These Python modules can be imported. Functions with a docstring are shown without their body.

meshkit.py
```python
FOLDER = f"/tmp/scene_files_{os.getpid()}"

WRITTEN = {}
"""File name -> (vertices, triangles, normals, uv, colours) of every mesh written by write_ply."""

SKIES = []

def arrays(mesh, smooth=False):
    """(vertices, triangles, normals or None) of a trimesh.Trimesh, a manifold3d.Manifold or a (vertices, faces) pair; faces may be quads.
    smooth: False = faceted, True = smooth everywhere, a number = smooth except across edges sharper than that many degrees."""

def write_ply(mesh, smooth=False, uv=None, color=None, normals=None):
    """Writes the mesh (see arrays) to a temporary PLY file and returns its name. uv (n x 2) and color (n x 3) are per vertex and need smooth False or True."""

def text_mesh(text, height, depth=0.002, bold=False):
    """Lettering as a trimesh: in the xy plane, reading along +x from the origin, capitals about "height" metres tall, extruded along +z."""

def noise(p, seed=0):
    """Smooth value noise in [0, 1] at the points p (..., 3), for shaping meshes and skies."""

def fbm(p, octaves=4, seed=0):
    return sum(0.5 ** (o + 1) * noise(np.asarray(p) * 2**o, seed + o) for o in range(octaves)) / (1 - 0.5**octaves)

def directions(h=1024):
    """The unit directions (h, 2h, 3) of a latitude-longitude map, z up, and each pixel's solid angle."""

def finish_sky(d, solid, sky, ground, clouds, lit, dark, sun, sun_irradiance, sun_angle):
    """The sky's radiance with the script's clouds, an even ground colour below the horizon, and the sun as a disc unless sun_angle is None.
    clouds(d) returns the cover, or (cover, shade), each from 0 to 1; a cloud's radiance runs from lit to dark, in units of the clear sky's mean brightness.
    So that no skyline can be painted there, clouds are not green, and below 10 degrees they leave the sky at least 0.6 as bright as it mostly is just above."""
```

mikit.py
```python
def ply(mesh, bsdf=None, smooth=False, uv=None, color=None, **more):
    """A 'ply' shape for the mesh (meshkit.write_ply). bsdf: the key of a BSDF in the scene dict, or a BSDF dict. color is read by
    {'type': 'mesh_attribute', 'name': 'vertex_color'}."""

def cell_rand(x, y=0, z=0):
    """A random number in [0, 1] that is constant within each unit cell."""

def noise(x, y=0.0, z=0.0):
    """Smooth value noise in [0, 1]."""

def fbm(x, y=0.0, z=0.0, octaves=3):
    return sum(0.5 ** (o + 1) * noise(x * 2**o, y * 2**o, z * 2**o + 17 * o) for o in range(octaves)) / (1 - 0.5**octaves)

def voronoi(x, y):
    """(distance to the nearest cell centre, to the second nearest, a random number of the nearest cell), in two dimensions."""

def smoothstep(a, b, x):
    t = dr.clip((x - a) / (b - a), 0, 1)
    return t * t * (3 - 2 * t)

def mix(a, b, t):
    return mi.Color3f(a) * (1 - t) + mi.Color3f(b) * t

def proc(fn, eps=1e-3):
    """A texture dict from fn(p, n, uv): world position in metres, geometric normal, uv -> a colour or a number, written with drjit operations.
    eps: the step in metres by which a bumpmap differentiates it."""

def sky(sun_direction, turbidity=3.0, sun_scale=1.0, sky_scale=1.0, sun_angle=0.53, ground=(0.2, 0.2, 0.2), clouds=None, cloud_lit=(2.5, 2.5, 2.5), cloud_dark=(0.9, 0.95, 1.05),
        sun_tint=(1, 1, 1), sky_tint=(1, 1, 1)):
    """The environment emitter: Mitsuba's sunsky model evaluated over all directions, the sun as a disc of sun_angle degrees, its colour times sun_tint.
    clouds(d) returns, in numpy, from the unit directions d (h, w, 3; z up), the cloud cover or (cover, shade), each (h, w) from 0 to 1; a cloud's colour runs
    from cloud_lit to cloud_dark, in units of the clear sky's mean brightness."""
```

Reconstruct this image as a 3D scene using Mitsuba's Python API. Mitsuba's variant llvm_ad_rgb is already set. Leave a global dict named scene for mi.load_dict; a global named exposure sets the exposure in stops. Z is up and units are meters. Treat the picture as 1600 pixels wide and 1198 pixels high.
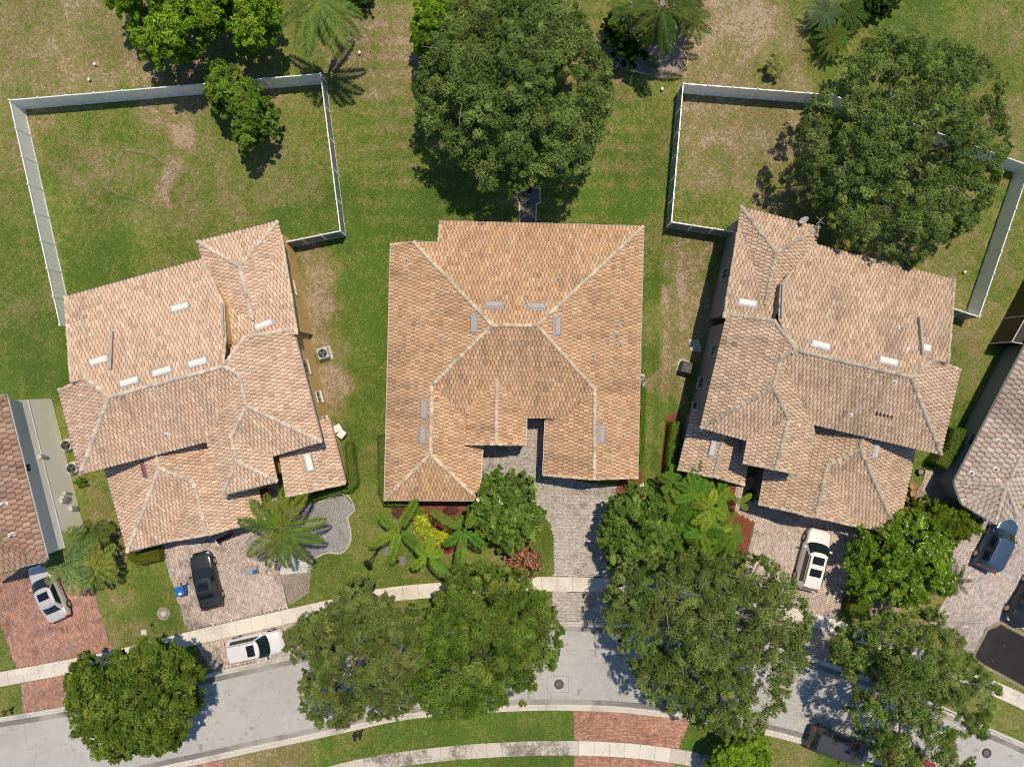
import math, random
import numpy as np, trimesh, drjit as dr, mitsuba as mi, mikit, meshkit
import manifold3d as m3
import shapely
from shapely.geometry import Polygon, LineString, Point, MultiPolygon, box as sbox
from shapely.ops import unary_union
from mikit import proc, noise, fbm, smoothstep, mix, voronoi, cell_rand

# ------------------------------------------------------------------ camera, sky, exposure
T = mi.ScalarTransform4f
scene, labels = {}, {}
CAM_Z, FOCAL = 58.0, 1109.0            # drone height in metres, focal length in pixels of the 1600 px photograph
scene['camera'] = {'type': 'perspective', 'fov': 2 * math.degrees(math.atan(800 / FOCAL)), 'fov_axis': 'x', 'near_clip': 0.5, 'far_clip': 1500.0,
                   'to_world': T().look_at(origin=[0, 0, CAM_Z], target=[0, 0, 0], up=[0, 1, 0])}
SUN = (0.31, 0.60, 1.9)
scene['sky'] = mikit.sky(SUN, turbidity=3, sky_scale=1.12, sun_tint=(1.0, 0.995, 0.975))
exposure = 1.28

# ------------------------------------------------------------------ helpers
def W(px, py, z=0.0):
    """The point at height z that stands at this place of the survey photograph (a plan seen from straight above)."""
    s = (CAM_Z - z) / FOCAL
    return np.array([(px - 800) * s, -(py - 599) * s, z])
def W2(px, py, z=0.0): return W(px, py, z)[:2]
def poly(pts, z=0.0): return Polygon([W2(x, y, z) for x, y in pts]).buffer(0)

_count = {}
def numbered(name):
    n = _count.get(name, -1) + 1; _count[name] = n
    return name if n == 0 else f'{name}_{n:03d}'
def tag(key, label=None, cat=None, group=None, kind=None):
    d = labels.setdefault(key, {})
    if label: d['label'] = label
    if cat: d['category'] = cat
    if group: d['group'] = group
    if kind: d['kind'] = kind
    return key
def thing(name, label, cat, group=None):
    return tag(numbered(name), label, cat, group)
def add(name, mesh, mat, parent=None, smooth=False, color=None, kind=None, label=None, uv=None):
    key = numbered((parent + '__' if parent else '') + name)
    scene[key] = mikit.ply(mesh, mat, smooth=smooth, color=color, uv=uv)
    if kind or label: tag(key, label, kind=kind)
    return key
def one(name, mesh, mat, label, cat, smooth=False, color=None, group=None):
    k = add(name, mesh, mat, None, smooth, color); tag(k, label, cat, group); return k
def bsdf(name, d): scene[name] = d; return name

def box(sx, sy, sz, c=(0, 0, 0), rz=0.0):
    m = trimesh.creation.box((sx, sy, sz))
    if rz: m.apply_transform(trimesh.transformations.rotation_matrix(rz, (0, 0, 1)))
    m.apply_translation(c); return m
def rbox(sx, sy, sz, r, c=(0, 0, 0), rz=0.0):
    """Box with rounded edges."""
    h = [m3.Manifold.sphere(r, 10).translate((x, y, z)) for x in (-sx/2+r, sx/2-r) for y in (-sy/2+r, sy/2-r) for z in (-sz/2+r, sz/2-r)]
    m = m3.Manifold.batch_hull(h).rotate((0, 0, math.degrees(rz))).translate(tuple(float(a) for a in c)).to_mesh()
    return trimesh.Trimesh(m.vert_properties[:, :3], m.tri_verts)
def cat(ms): return trimesh.util.concatenate([m for m in ms if m is not None])
def bar(a, b, r, n=8, r2=None):
    a, b = np.asarray(a, float), np.asarray(b, float)
    return tube([a, b], [r, r if r2 is None else r2], n)
def tube(pts, rad, n=7, cap=True):
    p = np.asarray(pts, float); rad = np.broadcast_to(rad, (len(p),)).astype(float)
    t = np.gradient(p, axis=0); t /= np.linalg.norm(t, axis=1, keepdims=True) + 1e-12
    ref = np.array([0, 0, 1.0]) if abs(t[0, 2]) < .9 else np.array([1.0, 0, 0])
    a = np.cross(t, ref); a /= np.linalg.norm(a, axis=1, keepdims=True) + 1e-12
    b = np.cross(t, a); th = np.arange(n) * 2 * np.pi / n
    v = (p[:, None] + rad[:, None, None] * (np.cos(th)[None, :, None] * a[:, None] + np.sin(th)[None, :, None] * b[:, None])).reshape(-1, 3)
    f = []
    for i in range(len(p) - 1):
        for j in range(n):
            k = (j + 1) % n
            f += [[i*n+j, i*n+k, (i+1)*n+k], [i*n+j, (i+1)*n+k, (i+1)*n+j]]
    if cap:
        for i, s in ((0, 1), (len(p) - 1, -1)):
            c = len(v); v = np.vstack([v, p[i]])
            for j in range(n):
                k = (j + 1) % n; q = [c, i*n+k, i*n+j] if s > 0 else [c, i*n+j, i*n+k]; f.append(q)
    m = trimesh.Trimesh(v, np.array(f)[:, ::-1], process=False); return m
def extrude(pg, z0, z1):
    ms = []
    for g in getattr(pg, 'geoms', [pg]):
        if g.is_empty or g.area < 1e-4: continue
        m = trimesh.creation.extrude_polygon(g, z1 - z0, engine='earcut'); m.apply_translation((0, 0, z0)); ms.append(m)
    return cat(ms) if ms else None
def flat(pg, z):
    ms = []
    for g in getattr(pg, 'geoms', [pg]):
        v, f = trimesh.creation.triangulate_polygon(g, engine='earcut')
        v = np.c_[v, np.full(len(v), z)]
        n = np.cross(v[f[:, 1]] - v[f[:, 0]], v[f[:, 2]] - v[f[:, 0]])[:, 2]
        f = np.where((n < 0)[:, None], f[:, ::-1], f); ms.append(trimesh.Trimesh(v, f, process=False))
    return cat(ms)
def smooth_line(pts, step=0.35):
    """Catmull-Rom through pixel points, as metres on the ground."""
    p = np.array([W2(*q) for q in pts]); p = np.vstack([2*p[0]-p[1], p, 2*p[-1]-p[-2]]); out = []
    for i in range(1, len(p) - 2):
        n = max(2, int(np.linalg.norm(p[i+1]-p[i]) / step))
        for t in np.arange(n) / n:
            out.append(0.5*((2*p[i]) + (-p[i-1]+p[i+1])*t + (2*p[i-1]-5*p[i]+4*p[i+1]-p[i+2])*t*t + (-p[i-1]+3*p[i]-3*p[i+1]+p[i+2])*t**3))
    out.append(p[-2]); return np.array(out)
def offset_line(line, d):
    t = np.gradient(line, axis=0); t /= np.linalg.norm(t, axis=1, keepdims=True)
    return line + np.c_[-t[:, 1], t[:, 0]] * d
def lift(m, z): m.apply_translation((0, 0, z)); return m
def place(m, x, y, z=0, rz=0):
    m = m.copy()
    if rz: m.apply_transform(trimesh.transformations.rotation_matrix(rz, (0, 0, 1)))
    m.apply_translation((x, y, z)); return m

# ------------------------------------------------------------------ materials
def plain(name, col, rough=0.6, metallic=0.0, spec=0.5, **more):
    return bsdf(name, {'type': 'twosided', 'bsdf': {'type': 'principled', 'base_color': {'type': 'rgb', 'value': list(col)}, 'roughness': rough, 'metallic': metallic, 'specular': spec, **more}})
def textured(name, fn, rough=0.85, bump=None, bscale=1.0, spec=0.3):
    d = {'type': 'principled', 'base_color': proc(fn), 'roughness': rough, 'specular': spec}
    if bump: d = {'type': 'bumpmap', 'arbitrary': proc(bump, eps=0.01), 'scale': bscale, 'bsdf': d}
    return bsdf(name, {'type': 'twosided', 'bsdf': d})
def vcol(name, rough=0.8, spec=0.3):
    return bsdf(name, {'type': 'twosided', 'bsdf': {'type': 'principled', 'base_color': {'type': 'mesh_attribute', 'name': 'vertex_color'}, 'roughness': rough, 'specular': spec}})
def leafmat(name, trans=0.7, rough=0.5):
    return bsdf(name, {'type': 'principledthin', 'base_color': {'type': 'mesh_attribute', 'name': 'vertex_color'}, 'roughness': rough, 'diff_trans': trans, 'eta': 1.4})

# lawn: how dry the grass is at places of the yard (metres), 0 lush ... 1 bare dry soil
DRY = [(100,60,70,.72),(40,130,55,.66),(250,120,50,.8),(20,330,45,.36),(50,420,40,.3),(60,560,50,.12),(40,470,35,.48),(20,240,35,.6),(175,20,50,.75),
 (100,215,30,.38),(180,180,35,.28),(281,203,11,1.15),(285,222,9,1.1),(268,272,11,1.0),(262,300,13,1.1),(302,310,10,.95),(150,250,40,.56),(110,330,35,.3),(150,405,35,.08),(250,385,30,.36),(330,300,45,.5),(420,250,50,.5),(445,350,25,.12),(480,190,30,.5),(230,330,30,.45),(330,350,30,.42),(200,290,30,.42),(400,165,30,.7),
 (560,200,45,.42),(600,255,40,.34),(560,340,35,.1),(580,480,60,.12),(575,650,50,.14),(640,70,35,.88),(600,130,40,.66),(575,60,35,.72),(620,20,30,.6),
 (490,400,22,.85),(505,430,26,.9),(500,480,26,1.02),(512,515,24,.95),(530,545,16,.55),(520,600,26,1.0),(530,635,22,.9),(540,655,14,.6),(585,700,16,.45),(545,580,16,.25),(545,470,14,.3),(590,760,25,.3),(600,800,25,.36),(560,880,30,.26),(600,900,30,.3),(655,915,25,.4),(575,830,25,.45),
 (620,180,40,.42),(950,200,45,.46),(980,250,40,.26),(960,330,45,.1),(680,320,40,.14),(1000,165,30,.42),(940,90,30,.75),
 (1018,450,18,.1),(1062,420,26,.8),(1066,460,26,.85),(1075,500,26,.85),(1065,535,22,.78),(1085,390,24,.7),(1012,560,20,.06),(1048,565,24,.78),(1025,640,22,.2),(1012,720,22,.14),(1046,605,20,.75),(1030,390,25,.35),(1040,690,12,.5),
 (1130,190,45,.86),(1110,260,35,.68),(1130,335,30,.38),(1200,215,40,.76),(1190,300,40,.6),(1450,400,35,.62),(1520,330,30,.5),(1560,430,35,.44),(1530,250,30,.5),(1390,395,30,.7),
 (1150,30,40,.97),(1125,90,40,.76),(1225,110,40,.7),(1440,30,50,.16),(1545,60,45,.46),(1510,90,30,.05),(1575,175,30,.6),(1580,330,35,.42),(1580,120,30,.34),(1300,110,30,.3),(1070,90,20,.85),
 (1540,510,35,.6),(1530,600,30,.44),(1500,650,25,.25),(1450,740,20,.35),(1565,520,20,.2),
 (190,970,26,.46),(240,950,22,.2),(170,1000,20,.56),(225,1000,22,.5),(150,800,24,.66),(130,765,18,.5),(168,850,20,.66),(215,905,22,.22),(180,740,14,.15),
 (10,1000,30,.46),(20,1090,26,.34),(400,1185,45,.82),(480,1170,25,.55),(560,1145,28,.34),(625,1150,35,.24),(700,1140,40,.14),(820,1130,45,.14),(1080,1140,30,.04),(1225,1180,30,.62),(1335,1192,35,.02),(1570,1120,35,.42),(850,830,25,.2),(725,905,25,.3),(1440,950,25,.62),(1420,960,20,.6),(510,890,30,.22),(840,1190,60,.1),(560,1200,60,.2)]
DRYM = [(*W2(a, b), c / 19.1, v) for a, b, c, v in DRY]
def dryness(p):
    qx = p.x + 2.4 * (fbm(p.x * .45, p.y * .45, 21.0, 3) - .5); qy = p.y + 2.4 * (fbm(p.x * .45, p.y * .45, 33.0, 3) - .5)
    sw, sv = mi.Float(0.02), mi.Float(0.02 * 0.42)
    for x, y, r, v in DRYM:
        w = dr.exp(-(dr.square(qx - x) + dr.square(qy - y)) / (r * r))
        w = w * w * 4 + w * 0.25
        sw += w; sv += w * v
    return sv / sw
def lawn_color(p, n, uv):
    d = dryness(p)
    a, b = fbm(p.x * 0.8, p.y * 0.8, 0.0, 3), fbm(p.x * 3.1, p.y * 3.1, 5.0, 3)
    c = noise(p.x * 13.0, p.y * 13.0, 2.0); e = noise(p.x * 31.0, p.y * 31.0, 4.0)
    inside_ = smoothstep(9.6, 10.6, p.x) * smoothstep(16.0, 14.0, p.x) * smoothstep(11.0, 9.0, p.y) * smoothstep(-9.0, -7.0, p.y)
    vert = 0.5 + 0.5 * dr.sin(p.x * 4.6 + noise(p.y * .2, p.x * .2))
    stripes = 0.5 + 0.5 * dr.sin(p.y * 4.3 + 1.8 * noise(p.x * .12, p.y * .3)) 
    inrear = smoothstep(-15.0, -11.0, p.x) * smoothstep(14.0, 10.0, p.x) * smoothstep(9.0, 13.0, p.y)
    d = d + (a - 0.5) * 0.52 + (b - 0.5) * 0.50 + (c - 0.5) * 0.34 + (e - .5) * 0.26 + (noise(p.x * 6.3, p.y * 6.3, 8.0) - .5) * .34 + (stripes - .5) * 0.24 * inrear + (vert - .5) * .26 * inside_ - .05
    lush, mid, dry, soil = (0.098, 0.168, 0.030), (0.178, 0.215, 0.052), (0.275, 0.232, 0.115), (0.410, 0.325, 0.235)
    col = mix(lush, mid, smoothstep(0.0, 0.42, d)); col = mix(col, dry, smoothstep(0.36, 0.74, d)); col = mix(col, soil, smoothstep(0.76, 1.02, d))
    t = noise(p.x * 0.33, p.y * 0.33, 9.0)
    return col * (0.58 + 0.36 * c * e + 0.22 * e + 0.14 * c + 0.24 * t)
def lawn_bump(p, n, uv): return noise(p.x * 17.0, p.y * 17.0) * .6 + noise(p.x * 41.0, p.y * 41.0) * .4
textured('lawn_turf', lawn_color, 0.95, lawn_bump, 0.05, 0.1)
textured('grass_blades', lambda p, n, uv: lawn_color(p, n, uv) * 1.15, 0.9, spec=0.1)
def concrete(base, stain, k=1.0):
    def fn(p, n, uv):
        a = fbm(p.x * 0.7, p.y * 0.7, p.z * .7, 4); b = noise(p.x * 9, p.y * 9, p.z * 9); c = noise(p.x * 38, p.y * 38, p.z * 20)
        return mix(base, stain, smoothstep(0.42, 0.82, a + (b - .5) * .3) * k) * (0.88 + 0.24 * c)
    return fn
textured('walk_concrete', concrete((.72, .69, .62), (.54, .51, .45), .7), .9)
textured('walk_mould', concrete((.58, .54, .48), (.20, .185, .165), 1.0), .9)
textured('kerb_concrete', concrete((.60, .58, .54), (.40, .385, .36), .8), .9)
textured('pad_concrete', concrete((.55, .53, .48), (.40, .38, .34), .6), .9)
def asphalt(p, n, uv):
    a = fbm(p.x * 0.25, p.y * 0.25, 0.0, 4); b = noise(p.x * 4, p.y * 4, 3.0); c = noise(p.x * 33, p.y * 33, 1.0); e = noise(p.x * 1.1 + p.y * .3, p.y * 3.0 - p.x * .8, 7.0)
    col = mix((.425, .432, .428), (.465, .47, .463), smoothstep(.3, .75, a + (e - .5) * .25))
    crack = smoothstep(.012, .0, dr.abs(fbm(p.x * .32 + 3, p.y * .32, 2.0, 4) - .5))
    spots = smoothstep(.90, .95, noise(p.x * 2.2, p.y * 2.2, 11.0))
    return col * (0.86 + .16 * c + .10 * b) * (1 - .14 * crack) * (1 - .30 * spots)
textured('road_asphalt', asphalt, .9)
def gutter(p, n, uv):
    a = fbm(p.x * .5, p.y * .5, 0.0, 4); c = noise(p.x * 20, p.y * 20, 1.0)
    return mix((.36, .35, .33), (.20, .195, .19), smoothstep(.35, .7, a)) * (.85 + .3 * c)
textured('gutter_concrete', gutter, .85)
textured('paver_sand', lambda p, n, uv: mix((.16, .13, .11), (.24, .20, .17), noise(p.x * 8, p.y * 8)), .95)
textured('black_asphalt', lambda p, n, uv: mix((.014, .014, .017), (.030, .030, .034), fbm(p.x * .8, p.y * .8, 0.0, 4)) * (.8 + .4 * noise(p.x * 30, p.y * 30)), .7)
def mulch(p, n, uv):
    d1, d2, r = voronoi(p.x * 13, p.y * 13)
    return mix((.17, .052, .030), (.33, .13, .078), r) * (.55 + .6 * smoothstep(0, .35, d2 - d1))
textured('red_mulch', mulch, .95, lambda p, n, uv: voronoi(p.x * 13, p.y * 13)[0], .05)
def gravel(a, b):
    def fn(p, n, uv):
        d1, d2, r = voronoi(p.x * 15, p.y * 15); t = fbm(p.x * .9, p.y * .9, 0.0, 3)
        return mix(a, b, r) * (.5 + .6 * smoothstep(0, .3, d2 - d1)) * (.8 + .4 * t)
    return fn
textured('grey_gravel', gravel((.22, .23, .235), (.47, .47, .46)), .9, lambda p, n, uv: voronoi(p.x * 15, p.y * 15)[0], .03)
textured('white_gravel', gravel((.55, .55, .55), (.85, .85, .83)), .9, lambda p, n, uv: voronoi(p.x * 10, p.y * 10)[0], .05)
textured('brown_gravel', gravel((.24, .19, .15), (.42, .36, .30)), .95)
def stucco(col):
    def fn(p, n, uv):
        a = fbm(p.x * .6, p.y * .6, p.z * .5, 3); c = noise(p.x * 26, p.y * 26, p.z * 26)
        return mi.Color3f(*col) * (.86 + .12 * a + .12 * c)
    return fn
textured('wall_ochre', stucco((.52, .365, .16)), .92)
textured('wall_cream', stucco((.58, .50, .38)), .92)
textured('wall_taupe', stucco((.22, .20, .18)), .92)
textured('wall_grey', stucco((.84, .84, .79)), .92)
textured('wall_slate', stucco((.26, .275, .275)), .92)
vcol('tile_clay', .82, .25); vcol('paver_clay', .9, .2); vcol('petal', .7, .2)
plain('trim_cream', (.60, .48, .34), .8); plain('trim_grey', (.42, .38, .33), .8); plain('deck_dark', (.16, .11, .08), .95); plain('trim_brown', (.18, .105, .075), .8)
plain('gutter_white', (.62, .62, .60), .5); plain('gutter_grey', (.33, .33, .34), .5); plain('vent_white', (.80, .78, .72), .55); plain('vent_grey', (.40, .365, .345), .6); plain('vent_maroon', (.20, .075, .07), .6)
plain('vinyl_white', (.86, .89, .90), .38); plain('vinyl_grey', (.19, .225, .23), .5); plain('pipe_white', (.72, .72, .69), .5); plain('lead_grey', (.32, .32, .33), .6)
plain('black_metal', (.018, .017, .016), .45); plain('dark_metal', (.06, .062, .066), .45, .4); plain('steel', (.45, .46, .47), .35, .8); plain('fan_blade', (.16, .17, .18), .4, .4)
plain('ac_grey', (.50, .51, .51), .5); plain('ac_dark', (.022, .024, .028), .5)
plain('plastic_blue', (.016, .14, .52), .4); plain('plastic_white', (.78, .78, .76), .45); plain('plastic_red', (.42, .03, .025), .4); plain('plastic_grey', (.17, .18, .185), .6); plain('orange_tile', (.62, .20, .045), .8)
plain('rubber', (.018, .018, .018), .8); plain('rim', (.42, .43, .44), .3, .8)
plain('window_glass', (.03, .04, .045), .08, 0, .9); plain('car_glass', (.012, .020, .024), .05, 0, .9); plain('sunroof_glass', (.010, .012, .018), .06, 0, .9)
plain('lamp_red', (.40, .015, .012), .2); plain('lamp_clear', (.68, .70, .72), .12); plain('door_white', (.68, .66, .6), .6); plain('wood_brown', (.10, .05, .03), .7)
def paint(name, col, metal=.0, rough=.32): return plain(name, col, rough, metal, .5, clearcoat=1.0, clearcoat_gloss=.93)
paint('paint_silver', (.62, .63, .64), .25); paint('paint_black', (.030, .036, .042), .2, .26); paint('paint_white', (.80, .80, .79)); paint('paint_pearl', (.74, .76, .78), .1)
paint('paint_blue', (.045, .10, .18), .35); paint('paint_dark', (.062, .067, .077), .25); paint('paint_red', (.40, .02, .018)); paint('paint_ink', (.02, .021, .024), .2)
def barkfn(a, b):
    def fn(p, n, uv): return mix(a, b, fbm(p.x * 7, p.y * 7, p.z * 1.6, 3)) * (.7 + .5 * noise(p.x * 30, p.y * 30, p.z * 12))
    return fn
textured('bark', barkfn((.11, .085, .065), (.26, .225, .185)), .95); textured('twig_grey', barkfn((.24, .22, .19), (.40, .37, .33)), .95); textured('palm_bark', barkfn((.19, .155, .12), (.37, .335, .29)), .95)
leafmat('leaf_oak', .40, .55); leafmat('leaf_glossy', .38, .40); leafmat('leaf_palm', .55, .45)
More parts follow.
